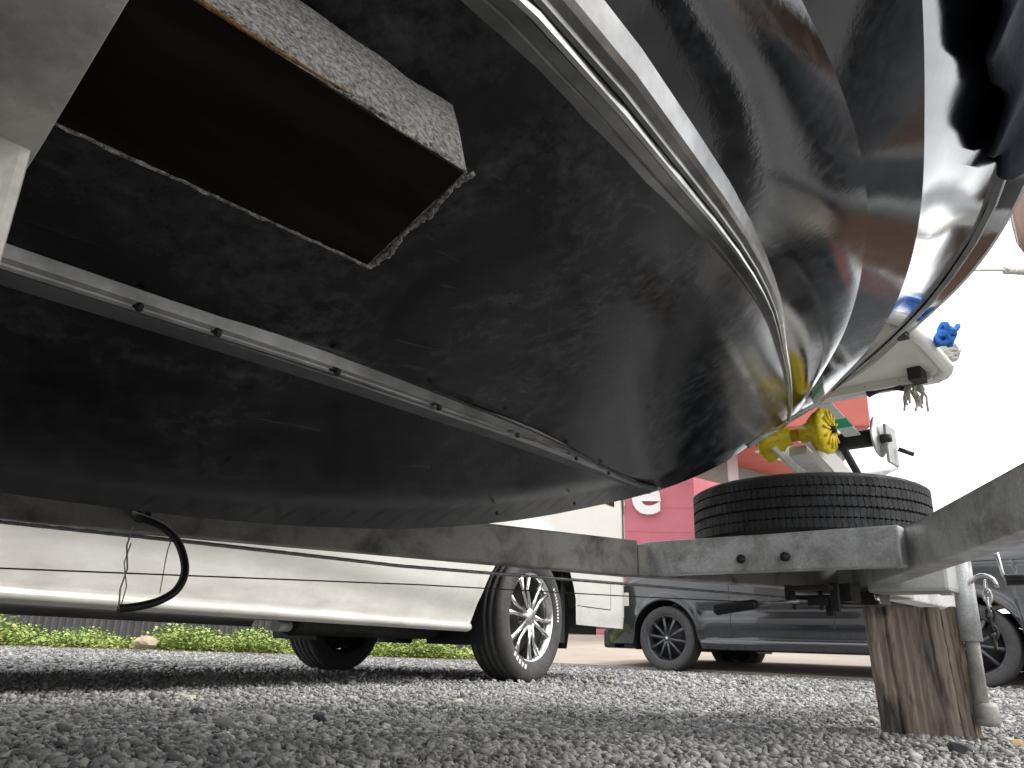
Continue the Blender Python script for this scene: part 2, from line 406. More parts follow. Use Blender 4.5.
# weeds on the strip
def weeds():
    n = 110000
    u = rng.random(n); v = rng.random(n)**.9*1.15
    clump = .5+.5*np.sin(u*37)+.4*np.sin(u*91+1)
    k = rng.random(n) < np.clip(.35+.45*clump, .08, 1); u, v, clump = u[k], v[k], clump[k]; n = len(u)
    p = np.array(ed0)[None]+(np.array(ed1)-np.array(ed0))[None]*u[:, None]+np.array(edn)[None]*(v[:, None]+.05)
    h = (.09+.22*rng.random(n)**1.3)*(.6+.5*clump)
    p[:, 2] = .02+h*rng.random(n)
    s = rng.uniform(.010, .026, n); a = rng.uniform(0, 6.28, n); tl = rng.uniform(-.7, .7, n)
    dx = np.stack([np.cos(a), np.sin(a), tl*.6], 1)*s[:, None]; dy = np.stack([-np.sin(a), np.cos(a), rng.uniform(-.2, .9, n)], 1)*s[:, None]*.8
    V = np.stack([p-dx, p-dy, p+dx, p+dy], 1).reshape(-1, 3)
    i = np.arange(n)*4; Fm = np.concatenate([np.stack([i, i+1, i+2], 1), np.stack([i, i+2, i+3], 1)])
    return raw_mesh('weeds', [(V, Fm)], 'leaf')
tag(weeds(), 'low bright green weeds growing along the foot of the corrugated fence', 'weeds', kind='stuff')

# ------------------------------------------------------------------ corrugated fence behind the weeds
fe = empty('corrugated_fence', ed0+edn*1.35, math.atan2((ed1-ed0).y, (ed1-ed0).x)); L = (ed1-ed0).length
tag(fe, 'dark grey corrugated metal fence behind the weeds at left', 'fence')
sheet = MB(); npt = 60; wsh = .85; prof = []
for i in range(npt+1):
    x = wsh*i/npt; ph = (x % .085)/.085
    prof.append((x, -.02*float(smooth01(min(1, max(0, (abs(ph-.5)-.14)/.16))))))
sheet.rings([[(x, y, z) for x, y in prof] for z in (0, 1.75)], False, False, False)
sheet.rings([[(x, y+.002, z) for x, y in prof] for z in (0, 1.75)], False, False, False)
sh0 = sheet.build('sheet', 'corrugated', fe, fix=False)
k = 0
while (k+1)*.83 < L:
    o = sh0 if k == 0 else sh0.copy()
    if k: COL.objects.link(o); o.parent = fe
    o.location = (k*.83, .003*(k % 2), .02); k += 1
for i in range(int(L/2.5)+1):
    MB().box((i*2.5, .06, .9), (.06, .06, 1.8)).build('fence_post', 'galvanised', fe, .004)
for z in (.35, 1.5): MB().box((L/2, .033, z), (L, .02, .06)).build('fence_rail', 'galvanised', fe)

# ------------------------------------------------------------------ red building with canopy
b = empty('red_building', (0, 0, 0)); tag(b, 'pink-red painted shop building with red canopy and white letters in the background', 'building')
wallL, wallC, wallR = (-2.6, 20.3), (4.74, 19.43), (8.2, 23.2)
m = MB(); m.prism([wallL, wallC, wallR, (6, 30), (-2, 30)], 0, 7.2); m.build('wall', 'pink_wall', b)
wd = Vector((wallC[0]-wallL[0], wallC[1]-wallL[1], 0)).normalized(); wn = Vector((wd.y, -wd.x, 0))
for z in np.arange(.6, 7, .62):
    c = Vector((*wallL, 0))+wd*3.7+wn*.002; MB().box((c.x, c.y, z), (7.38, .012, .02), Euler((0, 0, math.atan2(wd.y, wd.x)))).build('cladding_joint', 'pink_wall', b)
c = Vector((*wallC, 0))-wd*.95+wn*.02
MB().box((c.x, c.y, 2.72), (1.7, .1, .16), Euler((0, 0, math.atan2(wd.y, wd.x)))).build('door_lintel', 'red_lens', b)
MB().box((c.x, c.y, 1.33), (1.55, .06, 2.6), Euler((0, 0, math.atan2(wd.y, wd.x)))).build('door', 'glass_dark', b)
m = MB(); m.prism([(7.05, 14.4), (8.0, 20.2), (4.1, 17.1), (2.2, 15.2)], 4.5, 5.35); cnp = m.build('canopy', 'red_soffit', b, .05, 3)
for x, y in ((5.0, 16.1), (5.6, 16.6), (6.3, 17.2), (6.2, 15.6), (7.0, 17.9)):
    MB().lathe([(.0, 4.48), (.13, 4.48), (.15, 4.497), (.15, 4.52)], (x, y, 0), 'Z', 16).build('downlight', 'letter_white', cnp)
a0, a1 = Vector((4.0, 17.15, 4.3)), Vector((8.0, 20.35, 4.3)); m = MB(); beam(m, [a0, a1], .35, .42); m.build('canopy_beam', 'grey_beam', b)
m = MB(); m.tube([(4.98, 16.75, 0), (4.98, 16.75, 4.49)], .115, 20); m.build('column', 'letter_white', b)
def letter(ch, loc, size, rz, parent, mat, ext=.05, off=.03):
    cu = bpy.data.curves.new('letter', 'FONT'); cu.body = ch; cu.size = size; cu.extrude = ext; cu.offset = off; cu.align_x = 'CENTER'; cu.resolution_u = 4
    o = bpy.data.objects.new('letter_curve', cu); COL.objects.link(o)
    me = bpy.data.meshes.new_from_object(o); bpy.data.objects.remove(o); bpy.data.curves.remove(cu)
    me.materials.clear(); me.materials.append(M[mat]); q = bpy.data.objects.new('letter', me); COL.objects.link(q)
    q.location = loc; q.rotation_euler = (R(90), 0, rz); q.parent = parent; return q
rz = math.atan2(wd.y, wd.x)
for ch, off in (('s', 2.04), ('e', 1.22)):
    c = Vector((*wallC, 0))-wd*off+wn*.07; letter(ch, (c.x, c.y, 3.55), 1.55, rz, b, 'letter_white', .05, .045)

# brown clad building that the glossy bow reflects
bb = empty('brown_building', (11.5, 7.2, 0), R(-38)); tag(bb, 'brown timber clad building off to the right, mirrored in the glossy bow', 'building')
MB().box((3.5, 4, 1.7), (16, 8, 3.4)).build('wall', 'brown_cladding', bb)
for i in range(40): MB().box((-4.4+i*.4, -.03, 1.7), (.05, .06, 3.38)).build('batten', 'brown_cladding', bb)
MB().box((3.5, 3.9, 3.5), (17, 9, .2)).build('roof', 'roof_grey', bb)
for x in (-2, 1.5, 6):
    w_ = MB().box((x, -.04, 1.6), (1.5, .1, 1.2)).build('window', 'letter_white', bb); MB().box((x, -.1, 1.6), (1.3, .02, 1.0)).build('pane', 'glass_dark', w_)

# ------------------------------------------------------------------ boat
PSI = R(43); W0 = .84
A_ = Vector((math.sin(PSI), math.cos(PSI), 0)); T_ = Vector((math.cos(PSI), -math.sin(PSI), 0))
ORG = T_*(-W0); RZ = math.pi/2-PSI
boat = empty('boat', ORG, RZ); tag(boat, 'glossy black fibreglass motorboat resting on the trailer, seen from below', 'boat')
KEEL = [(-3.2, .302), (.2, .302), (.3, .303), (.4, .306), (.526, .314), (.684, .331), (.884, .367), (1.15, .435), (1.359, .498), (1.625, .602), (1.864, .722), (1.949, .76), (2.055, .814), (2.254, .909), (2.391, .984), (2.55, 1.06)]
zk = pchip([k[0] for k in KEEL], [k[1] for k in KEEL])
def curve(pts, send):
    pts = [(-3.2, pts[0][1], pts[0][2])]+pts
    ss = [p[0] for p in pts]+[send]; w = pchip(ss, [p[1] for p in pts]+[0.0]); z = pchip(ss, [p[2] for p in pts]+[float(zk(send))])
    g_ = np.linspace(-3.2, send, 1400); k_ = int(.11/(g_[1]-g_[0])); ker = np.hanning(2*k_+3)[1:-1]; ker /= ker.sum()
    def fair(f):      # fair the line so that no control point shows as a kink
        y = f(g_); a_ = 2*y[0]-y[1:k_+1][::-1]; b_ = 2*y[-1]-y[-k_-1:-1][::-1]
        y2 = np.convolve(np.concatenate([a_, y, b_]), ker, 'valid'); return lambda q: np.interp(q, g_, y2)
    return send, fair(w), fair(z)
BR = curve([(-.6, .62, .52), (.26, .615, .525), (.33, .603, .53), (.425, .585, .54), (.63, .535, .58), (.95, .435, .65), (1.31, .30, .72), (1.66, .166, .775), (1.9, .065, .792)], 2.04)
C3 = curve([(-.4, .745, .635), (.467, .686, .643), (.55, .676, .65), (.67, .655, .661), (.835, .612, .683), (1.087, .523, .724), (1.423, .381, .777), (1.767, .203, .823), (1.979, .08, .84)], 2.13)
C4 = curve([(-.4, .90, .71), (.1, .85, .71), (.608, .739, .718), (.692, .718, .723), (.759, .70, .728), (.996, .634, .753), (1.316, .523, .797), (1.688, .356, .849), (2.07, .124, .894)], 2.25)
RUB = curve([(-.4, 1.02, 1.0), (.5, .95, 1.0), (1.0, .82, 1.0), (1.399, .686, 1.0), (1.576, .616, 1.0), (1.722, .537, 1.0), (1.893, .431, 1.0), (2.093, .278, 1.0), (2.249, .14, .997)], 2.395)
EDG = curve([(-.4, 1.04, 1.045), (.6, .98, 1.045), (1.2, .83, 1.045), (1.588, .686, 1.045), (1.748, .613, 1.045), (1.91, .519, 1.045), (2.044, .42, 1.045), (2.181, .308, 1.045), (2.405, .125, 1.045)], 2.52)
ST = curve([(-.4, .29, .408), (.33, .288, .41), (.48, .265, .417), (.68, .22, .432), (.98, .115, .463), (1.2, .045, .478)], 1.37)
US = np.concatenate([np.linspace(-2.7, -.2, 12), np.linspace(-.1, 1.0, 56)])   # <0: metres aft (straight), >0: fraction to stem
def cv(c, u, n=None):
    s = np.where(u < 0, u, np.clip(u, 0, 1)*c[0]); return s, c[1](s), c[2](s)
def hull_rows():
    rows = []
    K = [(s, 0.0, float(zk(s))) for s in np.where(US < 0, US, np.clip(US, 0, 1)*2.04)]
    rows.append(K)
    s, w, z = cv(BR, US); kz = np.array([k[2] for k in K])
    for f, dz in ((.2, 0), (.4, 0), (.6, .0), (.76, -.006), (.86, -.012), (.93, -.006), (1.0, 0)):
        bow = np.clip((s-.9)/1.0, 0, 1)
        zz = kz+(z-kz)*f + dz*(1-bow) + .02*np.sin(math.pi*f)*bow*(0)
        rows.append([(a, b*f, c) for a, b, c in zip(s, w, zz)])
    for cvx, sub in ((C3, 4), (C4, 4), (RUB, 5), (EDG, 2)):
        s2, w2, z2 = cv(cvx, US); base = rows[-1]
        for i in range(1, sub+1):
            f = i/sub
            bulge = .018*math.sin(math.pi*f) if cvx is C3 else (-.008*math.sin(math.pi*f) if cvx is RUB else 0)
            rows.append([(p[0]+(a-p[0])*f, max(0, p[1]+(b_-p[1])*f+bulge*min(1, b_*5)), p[2]+(c-p[2])*f) for p, a, b_, c in zip(base, s2, w2, z2)])
    return rows
ROWS = hull_rows(); nS = len(US)
def skin(rows, name, mat, sgn_list=(1, -1), parent=boat):
    m = MB()
    for sg in sgn_list:
        vs = [(p[0], -p[1]*sg, p[2]) for r in rows for p in r]; fs = []
        for i in range(len(rows)-1):
            for j in range(nS-1): fs.append((i*nS+j, i*nS+j+1, (i+1)*nS+j+1, (i+1)*nS+j))
        m.add(vs, fs, True)
    me_o = m.build(name, mat, parent, fix=False)
    bm = bmesh.new(); bm.from_mesh(me_o.data); bmesh.ops.remove_doubles(bm, verts=bm.verts, dist=.0008); bmesh.ops.recalc_face_normals(bm, faces=bm.faces); bm.to_mesh(me_o.data); bm.free()
    return me_o
skin(ROWS[:8], 'hull_bottom', 'gelcoat_bottom')
skin(ROWS[7:12], 'lower_topside', 'gelcoat_scuffed')
skin(ROWS[11:16], 'spray_knuckle', 'gelcoat_knuckle')
skin(ROWS[15:21], 'upper_topside', 'gelcoat_side')
skin(ROWS[20:], 'gunwale', 'gelcoat_side')
# transom and deck
tr = [ROWS[i][0] for i in range(len(ROWS))]
m = MB(); poly = [(p[0], -p[1], p[2]) for p in tr]+[(p[0], p[1], p[2]) for p in tr[:0:-1]]; m.add(poly, [tuple(range(len(poly)))]); m.build('transom', 'gelcoat_side', boat)
m = MB(); top = ROWS[-1]; m.rings([[(p[0], -p[1]*.999, p[2]-.004) for p in top], [(p[0], p[1]*.999, p[2]-.004) for p in top]], False, False, False); m.build('deck', 'fibreglass', boat)

def strip(c, sec, name, mat, u0, u1, n=70, sides=(1, -1), base=None, taper=.12):
    # sec: (dw, dz) polygon around the curve, dz<0 hangs below the skin
    out = []
    for sg in sides:
        m = MB(); rings = []
        for k in range(n+1):
            u = u0+(u1-u0)*k/n; s = u if u < 0 else u*c[0]; w = float(c[1](s)); z = float(c[2](s))
            q = min(1, (n-k)/n/taper) if taper else 1; q = .25+.75*float(smooth01(q))
            e = .01; dw = float(c[1](min(c[0], s+e))-c[1](s-e))/(2*e); nrm = 1/math.hypot(1, dw)
            rings.append([(s-dw*a*q*nrm*0, -(max(0, w+a*q/ nrm**.5))*sg, z+d*q) for a, d in sec])
        ns = len(sec)      # crisp arrises across the section, smooth along the length
        for j in range(ns): m.rings([[r[j], r[(j+1) % ns]] for r in rings], False, False, True)
        m.add(rings[0], [tuple(range(ns))]); m.add(rings[-1], [tuple(range(ns))[::-1]])
        out.append(m.build(name, mat, boat))
    return out
# inner lift strake: flat grey face toward the keel, dark groove, bright outer bead
strip(ST, [(-.019, .0), (-.017, -.012), (.004, -.011), (.006, .012)], 'lift_strake', 'strake_grey', -2.6, .99)
strip(ST, [(.0065, .006), (.0070, -.0095), (.0085, -.0115), (.0100, -.0095), (.0112, -.006), (.0135, -.0085), (.016, -.006), (.019, .006), (.013, .014)], 'strake_bead', 'strake_mid', -2.6, .965, taper=.3)
strip(BR, [(-.028, .002), (-.027, -.009), (-.025, -.0125), (-.014, -.0145), (-.0132, -.0130), (-.001, -.0165), (-.001, .004)], 'chine_strake', 'strake_mid', -2.6, .99, taper=.25)
strip(BR, [(-.0008, -.012), (.0005, -.0180), (.0045, -.0185), (.006, -.015), (.006, .004)], 'chine_bead', 'alu_strip', -2.6, .995, taper=.25)
strip(BR, [(.0062, -.011), (.008, -.0155), (.0115, -.0150), (.0125, -.0120), (.0185, -.0105), (.0215, -.006), (.026, .012), (.01, .018)], 'chine_outer_lip', 'strake_mid', -2.6, .985, taper=.25)
strip(RUB, [(-.012, -.012), (.000, -.013), (.007, -.006), (.010, .004), (.006, .012), (-.010, .010)], 'rub_rail', 'strake_face', -2.6, .995, taper=.06)
strip(RUB, [(.001, -.0125), (.004, -.0125), (.008, -.006), (.004, -.004)], 'rub_rail_insert', 'chrome_dull', -2.6, .993, taper=.06)
# metal band up the stem
m = MB(); pts = [(s, 0, float(zk(s))-.002) for s in np.linspace(1.78, 2.42, 26)]; rings = []
for i, p in enumerate(pts):
    w_ = .011*min(1, i/3+.2); dz = .004; rings.append([(p[0]-.004, -w_, p[2]+.012), (p[0]+.001, -w_*.8, p[2]-dz*.4), (p[0]+.003, 0, p[2]-dz), (p[0]+.001, w_*.8, p[2]-dz*.4), (p[0]-.004, w_, p[2]+.012)])
m.rings(rings, False, False, True); m.build('stem_band', 'alu_strip', boat)
# screw heads along the strake and the keel
for s in (.186, .246, .359, .50, .66, .86, 1.02):
    w = float(ST[1](s)); z = float(ST[2](s))
    bm = MB(); bm.lathe([(0, -.0022), (.002, -.0022), (.003, -.0006), (.003, .003)], (s, -(w+.012), z-.009), 'Z', 10); bm.build('screw', 'dark_steel', boat)
for s in (.84, 1.03):
    w = .035; z = float(zk(s))+.0125
    bm = MB(); bm.lathe([(0, -.0012), (.0016, -.0012), (.0024, -.0004), (.0024, .004)], (s, -w, z), 'Z', 10); bm.build('screw', 'dark_steel', boat)
# bow platform projecting over the stem
pl = MB(); pl.box((2.37, 0, 1.075), (.56, .56, .03)); plat = pl.build('bow_platform', 'fibreglass', boat, .008)
for sg in (-1, 1):
    m = MB(); m.tube([(2.12, sg*.30, 1.062), (2.3, sg*.305, 1.062), (2.58, sg*.30, 1.062), (2.635, sg*.28, 1.062), (2.66, sg*.24, 1.062)], .022, 10); m.build('platform_side_tube', 'white_paint', plat)
m = MB(); m.tube([(2.66, -.26, 1.06), (2.66, .26, 1.06)], .02, 10); m.build('platform_front_tube', 'white_paint', plat)
m = MB(); m.box((2.60, 0, 1.05), (.018, .5, .03)); m.build('platform_rib', 'fibreglass', plat, .003)
m = MB(); m.box((2.55, -.22, 1.045), (.07, .04, .05)); m.build('platform_bracket', 'dark_steel', plat, .004)
m = MB(); m.box((2.16, -.29, 1.052), (.05, .03, .055)); m.build('platform_bracket', 'dark_steel', plat, .004)
m = MB(); m.lathe([(.012, -.06), (.03, -.055), (.018, -.02), (.018, .02), (.03, .055), (.012, .06)], (2.62, -.1, 1.05), 'Y', 16); m.build('anchor_roller', 'rubber', plat)

# things lying on the bow platform
def coil(name, mat, c, r, turns, rr, label, cat, zz=.012):
    m = MB(); pts = []
    for i in range(turns*18+1):
        a = 2*math.pi*i/18; q = r*(1+.12*math.sin(i*.7)); pts.append((q*math.cos(a), q*math.sin(a), zz*i/18+.012*math.sin(i*.9)))
    m.tube(pts, rr, 7); o = m.build(name, mat); w = ORG+A_*c[0]+T_*c[1]; o.location = (w.x, w.y, c[2]); o.rotation_euler = (.5, .3, 0); tag(o, label, cat); return o
coil('blue_rope', 'blue_rope', (2.36, .345, 1.06), .021, 4, .0085, 'coil of bright blue rope at the side of the bow platform', 'rope')
def frayed(name, c, label, n=16, ln=.1):
    m = MB(); r_ = random.Random(3)
    for i in range(n):
        x, y, z = [r_.uniform(-.02, .02) for _ in range(3)]; pts = [(x, y, z)]
        for k in range(4): pts.append((pts[-1][0]+r_.uniform(-.012, .012), pts[-1][1]+r_.uniform(-.012, .012), pts[-1][2]-ln/4*r_.uniform(.6, 1.1)))
        m.tube(pts, .004, 5)
    o = m.build(name, 'rope'); w = ORG+A_*c[0]+T_*c[1]; o.location = (w.x, w.y, c[2]); tag(o, label, 'rope'); return o
frayed('rope_tail', (2.62, .19, 1.055), 'frayed grey rope tail hanging under the bow platform corner')
coil('deck_line', 'rope', (2.58, .29, 1.105), .045, 5, .008, 'tangle of thin grey line on the outer corner of the bow platform', 'rope', .006)

# navy cover hanging over the gunwale, its hem climbing toward the bow
cs = [(-1.8, .62), (.2, .69), (.652, .755), (.713, .775), (.82, .805), (.88, .83), (1.0, .858), (1.08, .872), (1.2, .90), (1.28, .94), (1.38, .958), (1.45, 1.0), (1.53, 1.06)]
hem = pchip([c[0] for c in cs], [c[1] for c in cs])
def side_w(s, z):
    zs = [float(c[2](s)) for c in (C4, RUB, EDG)]; ws = [float(c[1](s)) for c in (C4, RUB, EDG)]
    return float(np.interp(z, zs, ws))
m = MB(); rings = []
for k in range(241):
    s = -1.8+3.32*k/240; hz = float(hem(s))+.006*math.sin(s*27)+.003*math.sin(s*51); ring = []
    for i in range(13):
        f = i/12; z = hz+(1.10-hz)*f; bulge = .03+.010*math.sin(s*19+f*3)+.02*max(0, f-.5)
        ring.append((s, -(side_w(s, min(z, 1.05))+bulge), z))
    ring.append((s, -(side_w(s, 1.05)-.16), 1.12)); ring.append((s, -(side_w(s, 1.05)-.30), 1.13))
    rings.append(ring)
m.rings(rings, False, False, True); cov = m.build('boat_cover', 'cloth_navy')
cov.location = ORG; cov.rotation_euler = (0, 0, RZ); sl = cov.modifiers.new('thickness', 'SOLIDIFY'); sl.thickness = .008
tag(cov, 'dark navy cloth cover hanging over the gunwale at the upper right', 'cover')

# ------------------------------------------------------------------ trailer (boat frame, y = -starboard)
tr_ = empty('boat_trailer', ORG, RZ); tag(tr_, 'galvanised steel boat trailer with winch post and yellow bow roller under the boat', 'trailer')
def B(s, w, z): return Vector((s, -w, z))
ZB, ZT = .373, .468; zc = (ZB+ZT)/2; hh = ZT-ZB
m = MB(); nrm = Vector((.328, -.945, 0))
beam(m, [B(-2.7, -.99, zc), B(-.02, -.99, zc), B(1.795, -.367, zc)], .06, hh); m.build('side_rail', 'galvanised_grimy', tr_, .005)
m = MB(); beam(m, [B(1.80, -.366, zc-.004), B(2.52, -.055, zc-.004)], .058, hh-.012); m.build('drawbar_arm', 'galvanised_grimy', tr_, .005)
m = MB(); beam(m, [B(-2.7, 1.0, zc), B(.78, 1.0, zc), B(1.30, .70, zc), B(2.52, -.03, zc)], .065, hh); m.build('side_rail', 'galvanised', tr_, .005)
m = MB(); beam(m, [B(1.842, -.35, zc+.002), B(1.862, .31, zc+.002)], .05, hh-.006); m.build('cross_member', 'galvanised', tr_, .005)
m = MB(); m.box(B(2.15, 0, zc+.02), (.05, .42, .05)); m.build('spare_carrier', 'galvanised', tr_, .004)
for w in (-.06, .053):
    m = MB(); m.lathe([(0, -.009), (.006, -.009), (.007, -.002), (.0115, -.002), (.0115, .01)], B(1.822, w, zc-.012), 'X', 8); m.build('bolt', 'dark_steel', tr_)
m = MB(); beam(m, [B(2.40, 0, zc-.006), B(3.5, 0, zc-.006)], .08, .085); m.build('drawbar', 'galvanised', tr_, .005)
m = MB(); m.box(B(2.44, .02, ZB-.008), (.26, .20, .016)); m.build('gusset_plate', 'galvanised_grimy', tr_, .003)
m = MB(); m.box(B(2.33, .05, ZB-.03), (.10, .12, .035)); m.build('block_pad', 'dark_steel', tr_, .003)
m = MB(); m.lathe([(.0, .03), (.028, .02), (.042, -.01), (.045, -.05), (.035, -.07)], B(3.58, 0, zc), 'X', 16); m.build('coupling_head', 'galvanised_pale', tr_)
# near V cross member beside the camera and its drop plate
m = MB(); beam(m, [B(-.03, 1.0, .43), B(-.03, .66, .43), B(-.03, .54, .375), B(-.03, 0, .235), B(-.03, -.54, .375), B(-.03, -.66, .43), B(-.03, -1.0, .43)], .17, .075); m.build('cross_member', 'galvanised_grimy', tr_, .006)
m = MB(); m.box(B(-.002, .545, .245), (.11, .02, .20)); m.build('drop_plate', 'galvanised_grimy', tr_, .004)
m = MB(); beam(m, [B(-1.6, 1.0, .43), B(-1.6, .66, .43), B(-1.6, 0, .235), B(-1.6, -.66, .43), B(-1.6, -1.0, .43)], .10, .075); m.build('cross_member', 'galvanised', tr_, .006)
# bunks: timber core in grey carpet
for sg in (1, -1):
    a = R(20)*sg; ss0, ss1 = -2.4, .254; lat = Vector((0, -math.cos(a)*sg, math.sin(abs(a)))); upn = Vector((0, math.sin(abs(a))*sg, math.cos(a)))
    bk = MB(); r_ = random.Random(5); cen = B(0, .522*sg, .418)
    rings = []; n = 110; hw, th = .0465, .074
    for k in range(n+1):
        s = ss0+(ss1-ss0)*k/n; j = lambda q: r_.uniform(-q, q)
        end = k > n-2
        rings.append([Vector((s+(j(.003)), 0, 0))+cen+lat*(x+j(.0012))+upn*(z+j(.0012)) for x, z in ((-hw, .002), (-hw*.95, 0), (hw*.95, 0), (hw, .002), (hw+.001, th*.5), (hw-.002, th), (-hw+.002, th), (-hw-.001, th*.5))])
    bk.rings(rings, True, True, False); bunk = bk.build('bunk', 'carpet', tr_)
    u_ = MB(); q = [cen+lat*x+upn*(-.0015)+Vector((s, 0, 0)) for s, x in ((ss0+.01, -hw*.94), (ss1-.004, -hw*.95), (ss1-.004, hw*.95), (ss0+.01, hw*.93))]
    q2 = [v-upn*(-.006) for v in q]; u_.add(q+q2, [(0, 1, 2, 3), (7, 6, 5, 4), (0, 4, 5, 1), (1, 5, 6, 2), (2, 6, 7, 3), (3, 7, 4, 0)]); u_.build('bunk_board', 'bunk_underside_shade', bunk)
    e_ = MB(); pts = [cen+lat*(hw*.99)+upn*(.001+.002*math.sin(s*40))+Vector((s, 0, 0)) for s in np.linspace(-.7, ss1-.06, 60)]
    e_.tube(pts, [.0042*(.5+.5*abs(math.sin(i*1.7)))*min(1, (60-i)/22) for i in range(60)], 6); e_.build('rust_stained_edge', 'carpet_rust', bunk)
    if sg == 1:
        f_ = MB(); r2 = random.Random(8)      # torn carpet fringe round the end
        for k2 in range(4):
            ee = [cen+lat*x+Vector((ss1+r2.uniform(-.0012, .0016)+.0015*math.sin(x*160), 0, 0))+upn*r2.uniform(-.0016, .0012) for x in np.linspace(-hw, hw, 46)]; f_.tube(ee, .0011, 4)
        for k2 in range(3):
            ee = [cen-lat*(hw*.97)-upn*(.0005*k2)+Vector((s_, r2.uniform(-.0006, .0006), r2.uniform(-.0012, .0008))) for s_ in np.linspace(-.4, ss1, 120)]; f_.tube(ee, .0011, 4)
        f_.build('torn_fringe', 'carpet', bunk)
# wheels, mudguards and axle further back (behind the camera)
def wheel(parent, name, loc, rad, wid, rim_r, style, tyre_mat, rim_mat, letters=False, flip=1, blocks=0):
    w = bpy.data.objects.new(name, None); COL.objects.link(w); w.parent = parent; w.location = loc; w.empty_display_size = .1
    if flip < 0: w.rotation_euler = (0, 0, math.pi)
    m = MB(); h = wid/2; pr = [(rim_r, -h*.8), (rim_r+.012, -h*.93), (rad*.86, -h), (rad*.93, -h*.97), (rad*.968, -h*.90), (rad*.99, -h*.80)]
    gv = [-.52, -.17, .17, .52]
    for gq in gv: pr += [(rad, h*(gq-.05)), (rad-.008, h*(gq-.04)), (rad-.008, h*(gq+.04)), (rad, h*(gq+.05))]
    pr += [(rad*.99, h*.80), (rad*.968, h*.90), (rad*.93, h*.97), (rad*.86, h), (rim_r+.012, h*.93), (rim_r, h*.8)]
    m.lathe(pr, axis='Y', seg=64); m.build('tyre', tyre_mat, w)
    m = MB(); m.lathe([(rim_r+.001, -h*.8), (rim_r*.9, -h*.5), (rim_r*.9, h*.35), (rim_r*.955, h*.72), (rim_r*1.0, h*.86), (rim_r*1.03, h*.86), (rim_r+.004, h*.78)], axis='Y', seg=56)
    m.build('rim', rim_mat, w)
    m = MB(); m.lathe([(0, -.02), (rim_r*.89, -.02), (rim_r*.89, 0), (0, 0)], (0, -h*.25, 0), 'Y', 32); m.build('brake_disc', 'dark_steel', w)
    yo = h*.62
    if style == 'six':
        for k in range(6):
            for d in (-1, 1):
                a = 2*math.pi*k/6+.26; ca, sa = math.cos(a), math.sin(a); m = MB()
                p0 = Vector((ca*rim_r*.16-sa*.014*d, yo+.01, sa*rim_r*.16+ca*.014*d)); p1 = Vector((ca*rim_r*.62-sa*.024*d, yo, sa*rim_r*.62+ca*.024*d)); p2 = Vector((ca*rim_r*.97-sa*.046*d, yo+.006, sa*rim_r*.97+ca*.046*d))
                m.tube([p0, p1, p2], [.013, .0125, .017], 8); m.build('spoke', rim_mat, w)
        m = MB(); m.lathe([(0, .03), (rim_r*.17, .026), (rim_r*.24, .006), (rim_r*.26, -.03)], (0, yo, 0), 'Y', 24); m.build('hub_cap', 'chrome_dull', w)
        for k in range(6):
            a = 2*math.pi*k/6-.26; m = MB(); m.lathe([(0, .01), (.008, .01), (.009, -.01)], (math.cos(a)*rim_r*.3, yo, math.sin(a)*rim_r*.3), 'Y', 6); m.build('wheel_nut', 'dark_steel', w)
    else:
        for k in range(10):
            a = 2*math.pi*k/10+.15; ca, sa = math.cos(a), math.sin(a); m = MB()
            rings = []
            for q, hw_, y in ((.12, .015, yo+.012), (.5, .012, yo+.006), (.96, .018, yo+.010)):
                c = Vector((ca*rim_r*q, y, sa*rim_r*q)); t = Vector((-sa, 0, ca))
                rings.append([c+t*hw_, c+t*hw_*.7+Vector((0, .008, 0)), c-t*hw_*.7+Vector((0, .008, 0)), c-t*hw_, c-t*hw_*.6-Vector((0, .02, 0)), c+t*hw_*.6-Vector((0, .02, 0))])
            m.rings(rings); m.build('spoke', rim_mat, w)
        m = MB(); m.lathe([(0, .022), (rim_r*.12, .02), (rim_r*.15, 0), (rim_r*.2, -.03)], (0, yo, 0), 'Y', 24); m.build('hub_cap', rim_mat, w)
        m = MB(); m.lathe([(0, .026), (rim_r*.07, .0255), (rim_r*.075, .02)], (0, yo, 0), 'Y', 20); m.build('hub_badge', 'chrome_dull', w)
        for k in range(5):
            a = 2*math.pi*k/5; m = MB(); m.lathe([(0, .012), (.009, .012), (.01, -.01)], (math.cos(a)*rim_r*.24, yo, math.sin(a)*rim_r*.24), 'Y', 6); m.build('wheel_nut', 'dark_steel', w)
    if letters:      # worn raised white marks on the sidewall, too worn to read
        rr = rad*.80
        for a0, nn, sz in ((2.5, 11, .011), (5.0, 5, .019)):
            for i in range(nn):
                a = a0+i*(sz*1.75/rr); c = Vector((math.cos(a)*rr, h*.955, math.sin(a)*rr))
                er = Vector((math.cos(a), 0, math.sin(a))); et = Vector((-math.sin(a), 0, math.cos(a)))
                mat3 = Matrix((et, Vector((0, 1, 0)), er)).transposed()
                m = MB(); m.box(c, (sz*.95, .006, sz*1.7), mat3); m.build('worn_white_mark', 'letter_white', w)
    if blocks:
        m = MB()
        for k in range(blocks):
            a = 2*math.pi*k/blocks
            for gi, y in enumerate((-.66, -.345, 0, .345, .66)):
                aa = a+gi*.031+(.02 if gi % 2 else 0); c = Vector((math.cos(aa)*(rad-.001), y*h, math.sin(aa)*(rad-.001)))
                er = Vector((math.cos(aa), 0, math.sin(aa))); et = Vector((-math.sin(aa), 0, math.cos(aa))); yy = Vector((0, 1, 0))
                mat3 = Matrix((et, yy, er)).transposed() @ Matrix.Rotation(.22*(1 if gi % 2 else -1), 3, 'Z')
                m.box(c, (2*math.pi*rad/blocks*.90, h*.28, .005), mat3)
        o = m.build('tread_blocks', tyre_mat, w); o['kind'] = 'stuff'
    return w
